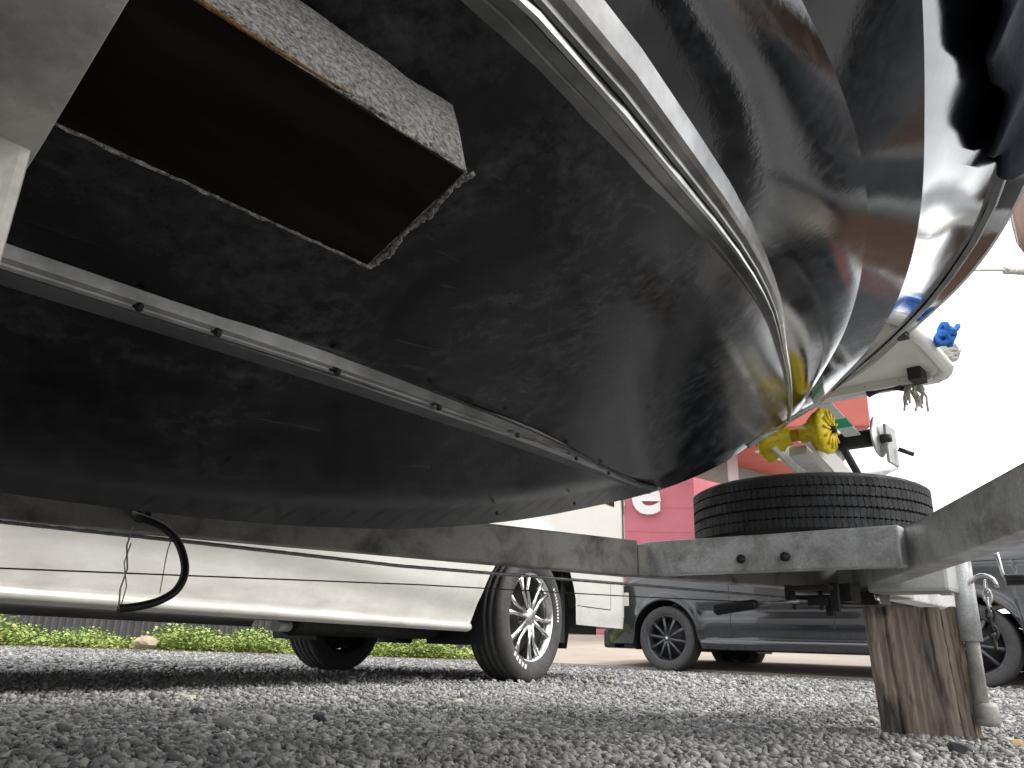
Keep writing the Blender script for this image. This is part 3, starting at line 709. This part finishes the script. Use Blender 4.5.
m = MB(); beam(m, [B(-1.9, 1.0, .3), B(-1.9, -1.0, .3)], .05, .05); m.build('axle', 'galvanised', tr_)
for sg in (1, -1):
    wheel(tr_, 'wheel', B(-1.9, 1.16*sg, .30), .30, .175, .17, 'ten', 'rubber', 'galvanised', flip=-sg)
# bow roller, winch post, winch
rc = B(2.09, 0, .777); ax = Vector((0, -1, 0))
rl = MB()
def lat_lathe(prof, c, seg=28):
    return MB().lathe([(r, -h) for r, h in prof], c, 'Y', seg)
lat_lathe([(.012, -.062), (.02, -.06), (.017, 0), (.02, .062), (.012, .064)], rc).build('roller_spindle', 'amber_spindle', tr_)
for sg in (1, -1):
    rb = lat_lathe([(.014, .100*sg), (.034, .098*sg), (.062, .092*sg), (.066, .080*sg), (.052, .062*sg), (.032, .040*sg), (.024, .014*sg), (.012, .010*sg)], rc, 30).build('bow_roller', 'yellow_roller', tr_)
    m = MB()
    for k in range(12):
        a = 2*math.pi*k/12; e = Vector((math.cos(a), 0, math.sin(a)))
        m.tube([rc+ax*(.102*sg)+e*.018, rc+ax*(.099*sg)+e*.054], .0035, 5); m.tube([rc+ax*(.088*sg)+e*.065, rc+ax*(.060*sg)+e*.051, rc+ax*(.040*sg)+e*.033], .003, 5)
    m.build('roller_rib', 'yellow_roller', rb)
    lat_lathe([(0, .112*sg), (.010, .112*sg), (.011, .098*sg)], rc, 8).build('roller_nut', 'dark_steel', rb)
for w in (-.055, .045):    # two leaning side plates of the winch post
    m = MB(); poly = [(2.03, .735), (2.12, .775), (2.36, .71), (2.60, .72), (2.74, .47), (2.62, .47), (2.46, .635), (2.30, .665)]
    v0 = [B(s, w, z) for s, z in poly]; v1 = [B(s, w+.008, z) for s, z in poly]; n = len(poly)
    m.add(v0+v1, [tuple(range(n)), tuple(range(n, 2*n))[::-1]]+[(i, (i+1) % n, n+(i+1) % n, n+i) for i in range(n)]); m.build('winch_post_plate', 'white_paint', tr_)
m = MB(); beam(m, [B(2.10, -.005, .735), B(2.42, -.005, .665)], .05, .03); m.build('roller_arm', 'white_paint', tr_, .004)
m = MB(); beam(m, [B(2.45, 0, .70), B(2.80, 0, .81)], .12, .012); m.build('winch_base', 'galvanised_pale', tr_, .003)
wc = B(2.60, 0, .875)
wn_ = lat_lathe([(.014, -.062), (.030, -.060), (.030, .060), (.014, .062)], wc).build('winch_drum', 'black_plastic', tr_)
for y in (-.066, .066): lat_lathe([(.0, y-.004), (.066, y-.004), (.070, y), (.066, y+.004), (.0, y+.004)], wc, 28).build('winch_flange', 'chrome_dull', wn_)
m = MB(); m.box(wc+Vector((.06, -.085, -.02)), (.10, .01, .13)); m.build('winch_bracket', 'galvanised_pale', wn_, .003)
lat_lathe([(0, .1), (.014, .1), (.016, .07)], wc+Vector((.015, 0, -.005)), 12).build('ratchet_knob', 'black_plastic', wn_)
m = MB(); m.tube([wc+Vector((.08, -.10, -.03)), wc+Vector((.10, -.14, -.05))], .008, 8); m.build('winch_handle_stub', 'dark_steel', wn_)
stp = MB(); stp.box(Vector((0, 0, 0)), (.24, .05, .004), Euler((0, R(12), 0))); o = stp.build('winch_strap', 'webbing', tr_); o.location = B(2.44, .0, .905)
m = MB(); m.box(Vector((0, 0, 0)), (.06, .052, .007), Euler((0, R(12), 0))); o2 = m.build('strap_stripe', 'webbing_green', o); o2.location = (.02, 0, -.004)
m = MB(); m.tube([B(2.40, .02, .80), B(2.46, .03, .74), B(2.52, .03, .70)], .012, 8); m.build('winch_hook_hose', 'black_plastic', tr_)
# jockey jack beside the drawbar
jx, jw = 2.31, .315
m = MB(); m.tube([B(jx, jw, .235), B(jx, jw, .46)], .025, 20); jk = m.build('jack_tube', 'galvanised', tr_)
m = MB(); m.tube([B(jx, jw, .07), B(jx, jw, .30)], .017, 16); m.build('jack_leg', 'galvanised_grimy', jk)
m = MB(); m.lathe([(.0, .0), (.024, .003), (.027, .012), (.027, .045), (.022, .055), (.0, .055)], B(jx+.005, jw+.008, .035), 'Z', 18); m.build('jack_foot', 'galvanised_grimy', jk)
m = MB(); m.box(B(2.25, .21, .395), (.11, .20, .09)); m.build('jack_bracket', 'galvanised_pale', jk, .01)
m = MB(); m.box(B(2.30, .296, .395), (.085, .02, .085)); m.build('jack_clamp', 'galvanised', jk, .004)
m = MB(); m.box(B(2.262, .285, .395), (.02, .03, .10)); m.build('jack_clamp', 'galvanised', jk, .003)
m = MB(); m.tube([B(jx, jw, .45), B(jx+.005, jw+.04, .45), B(jx+.01, jw+.085, .45)], .007, 8); m.build('jack_crank', 'chrome_dull', jk)
m = MB(); m.tube([B(jx+.01, jw+.085, .455), B(jx+.012, jw+.09, .40), B(jx+.02, jw+.095, .385)], .0045, 8); m.build('crank_rod', 'chrome_dull', jk)
m = MB(); m.tube([B(jx+.01, jw+.095, .384), B(jx+.03, jw+.19, .387)], .014, 12); m.build('crank_grip', 'black_plastic', jk)
r_ = random.Random(1)
for k in range(7):      # safety chain beside the jack
    m = MB(); c = B(jx-.02, jw+.055, .365-.022*k); pts = []
    for i in range(13):
        a = 2*math.pi*i/12; q = Vector((0, math.cos(a)*.009, math.sin(a)*.017)); pts.append(c+(q if k % 2 else Vector((q.y, 0, q.z))))
    m.tube(pts, .0035, 6, False); m.build('chain_link', 'chrome_dull' if k < 3 else 'dark_steel', tr_)
m = MB(); m.tube([B(jx-.02, jw+.05, .365)+Vector((0, -.03*math.sin(a), .03*math.cos(a))) for a in np.linspace(-1.2, 1.6, 9)], .005, 8); m.build('shackle', 'chrome', tr_)
# brake linkage hanging under the drawbar
m = MB(); m.box(B(2.10, .02, .352), (.16, .11, .012)); m.build('linkage_plate', 'dark_steel', tr_, .002)
for (s, w, z, sx, sy, sz) in ((2.06, -.045, .338, .014, .02, .05), (2.06, .075, .33, .014, .02, .07), (2.12, .02, .322, .09, .05, .022), (2.10, .045, .305, .02, .018, .04), (2.1, -.01, .333, .02, .12, .012), (2.14, .085, .345, .07, .03, .045)):
    m = MB(); m.box(B(s, w, z), (sx, sy, sz)); m.build('linkage_bracket', 'dark_steel', tr_, .002)
for (s, w) in ((2.05, -.03), (2.08, .03), (2.07, .065)):
    m = MB(); m.tube([B(s, w, .30), B(s, w, .36)], .006, 8); m.build('linkage_bolt', 'dark_steel', tr_)
m = MB(); m.tube([B(1.95, .028, .314), B(1.95, -.09, .308)], .005, 8); m.build('brake_lever', 'steel_cable', tr_)
m = MB(); m.tube([B(1.95, -.085, .308), B(1.95, -.095, .3075), B(1.95, -.2, .2945), B(1.95, -.207, .294)], [.009, .013, .0145, .010], 14); m.build('lever_grip', 'black_plastic', tr_)
m = MB(); pts = [B(2.28, .10, .37), B(2.282, .105, .34), B(2.285, .11, .325)]; m.tube(pts, .006, 8); m.build('dangling_pin', 'chrome', tr_)
# brake cable (twisted) and thin wire
def twisted(pts, r, name, mat, parent, pitch=.02):
    P_ = [Vector(p) for p in pts]; L_ = [0]
    for a, b_ in zip(P_, P_[1:]): L_.append(L_[-1]+(b_-a).length)
    n = int(L_[-1]/pitch*6); m = MB()
    for st in range(3):
        q = []
        for i in range(n+1):
            t = L_[-1]*i/n; p = Vector([float(np.interp(t, L_, [v[k] for v in P_])) for k in range(3)]); a = 2*math.pi*(t/pitch+st/3)
            q.append(p+Vector((0, math.cos(a), math.sin(a)))*r*.5)
        m.tube(q, r*.56, 5, False)
    return m.build(name, mat, parent)
twisted([B(-.4, -.80, .362), B(.396, -.74, .360), B(.72, -.66, .356), B(1.14, -.55, .347), B(1.825, -.36, .353), B(2.331, -.1, .343)], .0042, 'brake_cable', 'steel_cable', tr_)
m = MB(); m.tube([B(-.5, -.8, .26), B(.398, -.7, .279), B(1.16, -.5, .306), B(1.809, -.35, .321), B(2.256, -.1, .327)], .0016, 6); m.build('thin_wire', 'dark_steel', tr_)
# loop of wiring hanging out of the port rail
m = MB(); m.lathe([(.0, -.0), (.018, -.002), (.022, .004), (.022, .02)], Vector((0, 0, 0)), 'Y', 16); o = m.build('rail_grommet', 'black_plastic', tr_); o.location = B(.627, -.737, .408); o.rotation_euler = (0, 0, R(-19))
lp = [(.627, -.745, .408), (.60, -.70, .398), (.64, -.66, .378), (.665, -.63, .345), (.675, -.61, .30), (.662, -.60, .262), (.625, -.60, .236), (.58, -.60, .224), (.565, -.60, .222)]
m = MB(); S_ = pchip(range(len(lp)), [p[0] for p in lp]); W_ = pchip(range(len(lp)), [p[1] for p in lp]); Z_ = pchip(range(len(lp)), [p[2] for p in lp])
m.tube([B(float(S_(t)), float(W_(t)), float(Z_(t))) for t in np.linspace(0, len(lp)-1, 40)], .0075, 10); m.build('wiring_loop', 'black_plastic', tr_)
m = MB(); m.tube([B(.565, -.60, .222), B(.562, -.602, .255), B(.568, -.603, .29), B(.560, -.605, .33), B(.567, -.61, .365)], .0016, 5)
m.tube([B(.567, -.598, .225), B(.571, -.60, .26), B(.560, -.602, .30), B(.566, -.603, .335)], .0011, 5); m.build('frayed_string', 'rope', tr_)

# ------------------------------------------------------------------ spare wheel lying on the trailer
sp = empty('spare_wheel', ORG+A_*2.12+T_*.0, .4); tag(sp, 'spare trailer wheel with blocky black tyre lying flat on the trailer nose', 'wheel')
w_ = wheel(sp, 'wheel_body', (0, 0, .538), .306, .155, .178, 'ten', 'rubber', 'galvanised', blocks=124)
w_.rotation_euler = (R(90), 0, 0)
# flatten hierarchy: parts directly under the spare wheel
bpy.context.view_layer.update()
for ch in list(w_.children):
    mw = ch.matrix_world.copy(); ch.parent = sp; ch.matrix_parent_inverse = Matrix(); ch.matrix_local = sp.matrix_world.inverted() @ mw
bpy.data.objects.remove(w_)

# ------------------------------------------------------------------ wooden block under the trailer nose
bl = empty('wooden_block', (1.09, 2.10, 0), math.atan2(2.012-2.08, 1.171-.976)); tag(bl, 'weathered dark timber block standing on the gravel under the trailer nose', 'timber block')
def rough_block(x0, x1, y0, y1, h, mat, name, sd_, lean):
    r_ = random.Random(sd_); nx, nz = (26 if sd_ == 1 else 6), 16; m = MB(); rings = []
    for k in range(nz+1):
        z = h*k/nz-.01; ring = []
        def P2(x, y): return (x+lean*z+r_.uniform(-.0012, .0012), y+r_.uniform(-.0012, .0012), z+(r_.uniform(-.002, .002) if k in (0, nz) else 0))
        ph = [x0+(x1-x0)*i/nx for i in range(nx+1)]
        for i, x in enumerate(ph): ring.append(P2(x, y0+(.0016*math.sin(i*2.1+sd_)+(.006 if nx == 26 and i in (6, 21) and (i != 21 or z > .1) else 0))*(1 if 0 < i < nx else 0)))
        for i in range(1, 4): ring.append(P2(x1, y0+(y1-y0)*i/4))
        for x in ph[::-1]: ring.append(P2(x, y1))
        for i in range(3, 0, -1): ring.append(P2(x0, y0+(y1-y0)*i/4))
        rings.append(ring)
    m.rings(rings, True, True, False); return m.build(name, mat, bl)
rough_block(-.110, .066, -.005, .105, .328, 'old_wood', 'timber_core', 1, -.05)
rough_block(.068, .093, -.004, .10, .322, 'old_wood', 'split_piece', 2, -.05)
rough_block(.0945, .108, .0, .085, .330, 'wood_pale', 'pale_split_edge', 3, -.05)

# ------------------------------------------------------------------ vehicles
def car_body(parent, xs, zb, zt, hw, name, mat, nv=26, roof=10, vexp=1.0):
    rings = []
    for x in xs:
        b0, t0 = zb(x), zt(x); sec = []
        vs = [b0+(t0-b0)*(i/nv)**vexp for i in range(nv+1)]
        right = [(x, -hw(x, z), z) for z in vs]; left = [(x, hw(x, z), z) for z in vs]
        wt = hw(x, t0); crown = .035
        top = [(x, -wt+2*wt*(i/roof), t0+crown*(1-(2*i/roof-1)**2)) for i in range(1, roof)]
        rings.append(right+top+left[::-1])
    m = MB(); m.rings(rings, False, False, True)
    for e in (0, -1):
        r = rings[e]; o = len(m.v); m.add(r, [tuple(range(len(r)))])
    return m.build(name, mat, parent)
def patch(parent, name, mat, x0, x1, z0, z1, hw, side, off=.004, nx=14, nz=6, z0f=None, z1f=None, inset=None):
    vs = []
    for i in range(nx+1):
        x = x0+(x1-x0)*i/nx; a = z0f(x) if z0f else z0; c = z1f(x) if z1f else z1
        for j in range(nz+1):
            z = a+(c-a)*j/nz; vs.append((x, side*(hw(x, z)+off), z))
    fs = [(i*(nz+1)+j, (i+1)*(nz+1)+j, (i+1)*(nz+1)+j+1, i*(nz+1)+j+1) for i in range(nx) for j in range(nz)]
    n = len(vs); m = MB(); m.add(vs, fs, True); m.add([(v[0], v[1]-side*.02, v[2]) for v in vs], [f[::-1] for f in fs], True)
    return m.build(name, mat, parent)
# --- white van: rear axle at its origin, nose toward the camera's left
hd = R(33); Vf = Vector((-math.sin(hd), -math.cos(hd), 0)); Vl = Vector((math.cos(hd), -math.sin(hd), 0))
vo = Vector((.147, 4.585, 0))-Vl*.80
van = empty('white_van', vo, math.atan2(Vf.y, Vf.x)); tag(van, 'white panel van parked behind the trailer with chrome alloy wheels', 'van')
WR = .335; VW = 3.55
def arch(x, xw, r, zc_): 
    d = abs(x-xw); return zc_+math.sqrt(max(0, r*r-d*d)) if d < r else 0
def v_zb(x):
    b0 = .25 if x > -.5 else .30+.04*0
    if x < -.45: b0 = .33
    if 0 < x < .60: b0 = max(b0, .35-.11*(x/.6)**2+.465*math.sqrt(max(0, 1-(x/.60)**2)))
    return max(b0, arch(x, 0, .465, .35), arch(x, VW, .45, .35))
def v_zt(x):
    if x > 3.35: return 1.93-1.02*float(smooth01((x-3.35)/1.05))
    if x < -1.2: return 1.93-.02
    return 1.93
def v_zcr(x): return .445+.115*float(smooth01((x-.55)/1.7))
def v_hw(x, z):
    w = .845
    if z > 1.05: w -= .085*((z-1.05)/.9)**1.6
    zc_ = v_zcr(x)
    if z < zc_ and z > .285: w -= .034*float(smooth01((zc_-z)/.13))*(1 if -.4 < x < 3.75 else .3)
    if z < .285: w -= .014
    if z < .262: w -= .02
    for xw in (0, VW):
        r = math.hypot(x-xw, z-.35)
        if r < .62: w += .016*math.exp(-((r-.475)/.055)**2)
    if x < -1.15: w -= .10*float(smooth01((-1.15-x)/.17))**2
    if x > 3.75: w -= .20*((x-3.75)/.68)**2
    return w
xs = list(np.concatenate([[-1.31, -1.295, -1.27, -1.24, -1.2, -1.15], np.linspace(-1.1, -.49, 12), np.linspace(-.47, .62, 47), np.linspace(.65, 3.06, 38), np.linspace(3.08, 4.02, 37), np.linspace(4.04, 4.43, 14)]))
car_body(van, xs, v_zb, v_zt, v_hw, 'body', 'van_white', nv=44, vexp=1.25)
MB().box((1.5, 0, .365), (5.3, 1.3, .16)).build('underbody', 'black_plastic', van)
for xw in (0, VW):
    for sg in (1, -1):
        m = MB(); m.rings([[(xw+.475*math.cos(a), y, .35+.475*math.sin(a)) for a in np.linspace(-.35, math.pi+.35, 24)] for y in (sg*.42, sg*.80)], False, False, True); m.build('wheel_well', 'black_plastic', van)
        wheel(van, 'wheel', (xw, sg*.715, .352), .352, .235, .24, 'six', 'rubber_grey', 'chrome', letters=(sg == 1), flip=sg)
    m = MB(); m.tube([(xw, -.6, .3), (xw, .6, .3)], .05, 10); m.build('axle', 'dark_steel', van)
for sg in (1, -1):
    patch(van, 'side_window', 'glass_dark', .15, 1.55, 1.12, 1.68, v_hw, sg); patch(van, 'side_window', 'glass_dark', 1.62, 2.95, 1.1, 1.68, v_hw, sg); patch(van, 'rear_quarter_window', 'glass_dark', -1.05, .05, 1.15, 1.66, v_hw, sg)
    patch(van, 'mudflap', 'black_plastic', -.42, -.36, .22, .70, lambda x, z: .80, sg, 0)
    tl = patch(van, 'tail_light', 'clear_lens', -1.292, -1.19, .78, 1.40, v_hw, sg, .010, 8, 8); patch(tl, 'tail_light_lens', 'red_lens', -1.285, -1.2, 1.12, 1.38, v_hw, sg, .016, 8, 6)
    patch(van, 'door_seam', 'black_plastic', 2.35, 2.353, .31, 1.72, v_hw, sg, .0006, 1, 30); patch(van, 'door_seam', 'black_plastic', 3.0, 3.006, .31, 1.62, v_hw, sg, .0006, 1, 30)
    patch(van, 'bumper_seam', 'black_plastic', -.98, -.975, .44, .62, v_hw, sg, .0006, 1, 10); patch(van, 'bumper_seam', 'black_plastic', -.97, -.47, .44, .446, v_hw, sg, .0006, 16, 1)
    patch(van, 'sill_trim', 'van_white', .63, 3.02, .252, .292, v_hw, sg, .012, 24, 4)
    patch(van, 'door_handle', 'black_plastic', 1.66, 1.84, .98, 1.02, v_hw, sg, .03, 4, 2)
m = MB(); m.box((-1.30, 0, .47), (.10, 1.5, .26)); m.build('rear_bumper', 'van_white', van, .03, 3)
m = MB(); m.box((-1.325, 0, 1.42), (.02, 1.3, .6)); m.build('rear_window', 'glass_dark', van, .008)
m = MB(); m.box((-1.325, 0, .90), (.02, .5, .13)); m.build('number_plate', 'letter_white', van, .003)
m = MB(); m.tube([(1.62, .62, .235), (1.72, .66, .232)], .022, 12); m.build('exhaust_pipe', 'galvanised_pale', van)
m = MB(); m.tube([(1.55, .55, .26), (.4, .45, .27)], .06, 12); m.build('silencer', 'dark_steel', van)
m = MB(); m.add([(3.47, -.66, 1.93), (3.47, .66, 1.93), (4.07, .72, 1.28), (4.07, -.72, 1.28)], [(0, 1, 2, 3)]); m.add([(3.45, -.66, 1.90), (3.45, .66, 1.90), (4.05, .72, 1.25), (4.05, -.72, 1.25)], [(3, 2, 1, 0)]); m.build('windscreen', 'glass_dark', van)
for sg in (1, -1):
    m = MB(); m.box((4.38, sg*.52, .74), (.08, .26, .16)); m.build('headlight', 'clear_lens', van, .02)
m = MB(); m.box((4.44, 0, .42), (.08, 1.3, .22)); m.build('front_bumper', 'van_white', van, .03, 3)

# --- black wagon, nose away to the left
Cr, Cl_ = Vector((3.87, 6.6, 0)), Vector((1.76, 8.52, 0)); WBc = (Cl_-Cr).length; Cf = (Cl_-Cr).normalized(); Cleft = Vector((-Cf.y, Cf.x, 0))
co = Cr-Cleft*.78
car = empty('black_car', co, math.atan2(Cf.y, Cf.x)); tag(car, 'glossy black station wagon with grey ten-spoke wheels parked on the right', 'car')
WC = .328
def c_zb(x):
    b0 = .235 if -.5 < x < WBc+.4 else .27
    return max(b0, arch(x, 0, .385, WC), arch(x, WBc, .385, WC))
zt_f = pchip([-1.0, -.93, -.7, -.35, .3, 1.2, 1.75, 2.25, 2.7, 3.2, 3.55, 3.72, 3.8], [1.0, 1.08, 1.30, 1.39, 1.43, 1.42, 1.33, 1.08, .99, .93, .82, .70, .60])
def c_zt(x): return float(zt_f(x))
def c_hw(x, z):
    w = .89; zw = .96
    if z > zw: w -= .30*((z-zw)/.5)**1.25*.8
    w -= .03*max(0, (.55-z)/.3)**2
    if z < .33 and .45 < x < WBc-.45: w += .022*float(smooth01((.33-z)/.03))
    w -= .012*math.exp(-((z-.60)/.05)**2)*(1 if .4 < x < WBc-.4 else 0)
    for xw in (0, WBc):
        r = math.hypot(x-xw, z-WC)
        if r < .55: w += .012*math.exp(-((r-.40)/.04)**2)
    if x > 3.1: w -= .28*((x-3.1)/.7)**2
    if x < -.6: w -= .14*((-.6-x)/.4)**2
    return max(.05, w)
xs = list(np.concatenate([np.linspace(-.98, -.4, 14), np.linspace(-.385, .385, 33), np.linspace(.42, WBc-.42, 30), np.linspace(WBc-.385, WBc+.385, 33), np.linspace(WBc+.41, 3.79, 14)]))
car_body(car, xs, c_zb, c_zt, c_hw, 'body', 'car_black', nv=40)
MB().box((1.4, 0, .30), (4.2, 1.35, .14)).build('underbody', 'black_plastic', car)
for xw in (0, WBc):
    for sg in (1, -1):
        m = MB(); m.rings([[(xw+.395*math.cos(a), y, WC+.395*math.sin(a)) for a in np.linspace(-.3, math.pi+.3, 24)] for y in (sg*.45, sg*.86)], False, False, True); m.build('wheel_well', 'black_plastic', car)
        wheel(car, 'wheel', (xw, sg*.765, WC), WC, .215, .228, 'ten', 'rubber_grey', 'gunmetal', flip=sg)
for sg in (1, -1):
    for x0, x1 in ((-.62, .2), (.27, 1.05), (1.12, 1.95)):
        patch(car, 'side_window', 'glass_dark', x0, x1, .99, 1.3, c_hw, sg, .004, 10, 6, None, lambda x: min(1.36, c_zt(x)-.06))
    for x in (.235, 1.085, 2.1): patch(car, 'door_seam', 'black_plastic', x, x+.006, .34, .97, c_hw, sg, .0008, 1, 24)
    for x in (.32, 1.18): patch(car, 'door_handle', 'chrome_dull', x, x+.17, .85, .875, c_hw, sg, .03, 4, 2)
    patch(car, 'sill_skirt', 'car_black', .42, WBc-.42, .24, .32, c_hw, sg, .016, 20, 4)
    patch(car, 'headlight', 'clear_lens', 3.3, 3.66, .66, .80, c_hw, sg, .006, 8, 4)
    patch(car, 'tail_light', 'red_lens', -.95, -.72, .78, .98, c_hw, sg, .006, 6, 4)
    m = MB(); m.box((1.95, sg*1.0, 1.03), (.13, .2, .13)); m.build('door_mirror', 'car_black', car, .03, 3)
    patch(car, 'mudflap', 'black_plastic', -.42, -.39, .17, .45, lambda x, z: .84, sg, 0, 2, 4)
m = MB(); m.box((3.72, 0, .32), (.16, 1.3, .2)); m.build('front_bumper', 'black_plastic', car, .03)
m = MB(); m.box((-.98, 0, .48), (.12, 1.45, .26)); m.build('rear_bumper', 'car_black', car, .04, 3)

# ------------------------------------------------------------------ mooring post with fender and bow line, just right of view
G_ = [(1.07, 1.618, 1.058), (1.154, 1.634, 1.071), (1.239, 1.671, 1.091), (1.43, 1.737, 1.127)]
tag(MB().tube(G_, .0035, 8).build('mooring_line', 'rope'), 'thin grey rope stretched from the gunwale toward the right edge', 'rope')
m = MB()
for i in range(3):
    pts = []
    for k in range(60):
        t = k/59; a = 2*math.pi*(5*t+i/3); p = Vector(G_[1]).lerp(Vector(G_[3]), .06+.75*t); pts.append(p+Vector((-.7*math.sin(a), .7*math.sin(a), math.cos(a)))*.0065*(1-.3*abs(2*t-1)))
    m.tube(pts, .0055, 6)
tag(m.build('rope_splice', 'rope'), 'thick knotted whipping on the rope at the right edge', 'rope')
ps = empty('mooring_post', (1.45, 1.76, 0)); tag(ps, 'grey steel post beyond the right edge holding rope and fender', 'post')
m = MB(); m.tube([(0, 0, 0), (0, 0, 2.05)], .04, 14); m.build('post_tube', 'galvanised', ps); m = MB(); m.tube([(0, 0, 2.0), (.45, .66, 2.0)], .015, 8); m.build('hook_arm', 'galvanised', ps); MB().box((0, 0, .01), (.2, .2, .02)).build('base_plate', 'galvanised', ps, .003)
fd = empty('fender', (1.90, 2.42, 1.56)); tag(fd, 'brown rounded boat fender hanging at the right edge', 'fender')
m = MB(); m.lathe([(0, .0), (.04, .006), (.075, .035), (.092, .085), (.095, .16), (.092, .24), (.07, .30), (.03, .325), (.02, .35), (0, .352)], axis='Z', seg=28); m.build('fender_body', 'fender_brown', fd)
m = MB(); m.tube([(0, 0, .34), (0, .0, .42)], .006, 8); m.build('fender_lanyard', 'rope', fd)
for a in (2.6, 3.0): m = MB(); m.tube([(.098*math.cos(a), .098*math.sin(a), z) for z in np.linspace(.04, .3, 8)], .0018, 5); m.build('white_cord', 'rope', fd)

# unseen copy of the black car, added to darken reflections in the bow's lower side
def copy_tree(o, parent=None):
    c = o.copy(); COL.objects.link(c); c.parent = parent
    for ch in o.children: copy_tree(ch, c)
    return c
car2 = copy_tree(car); car2.location = co-Cf*5.4+Vector((.3, .3, 0)); car2['label'] = 'second dark car added out of view to the right to darken the hull reflection'
for o in (car, car2): o['group'] = 'dark cars parked along the forecourt'
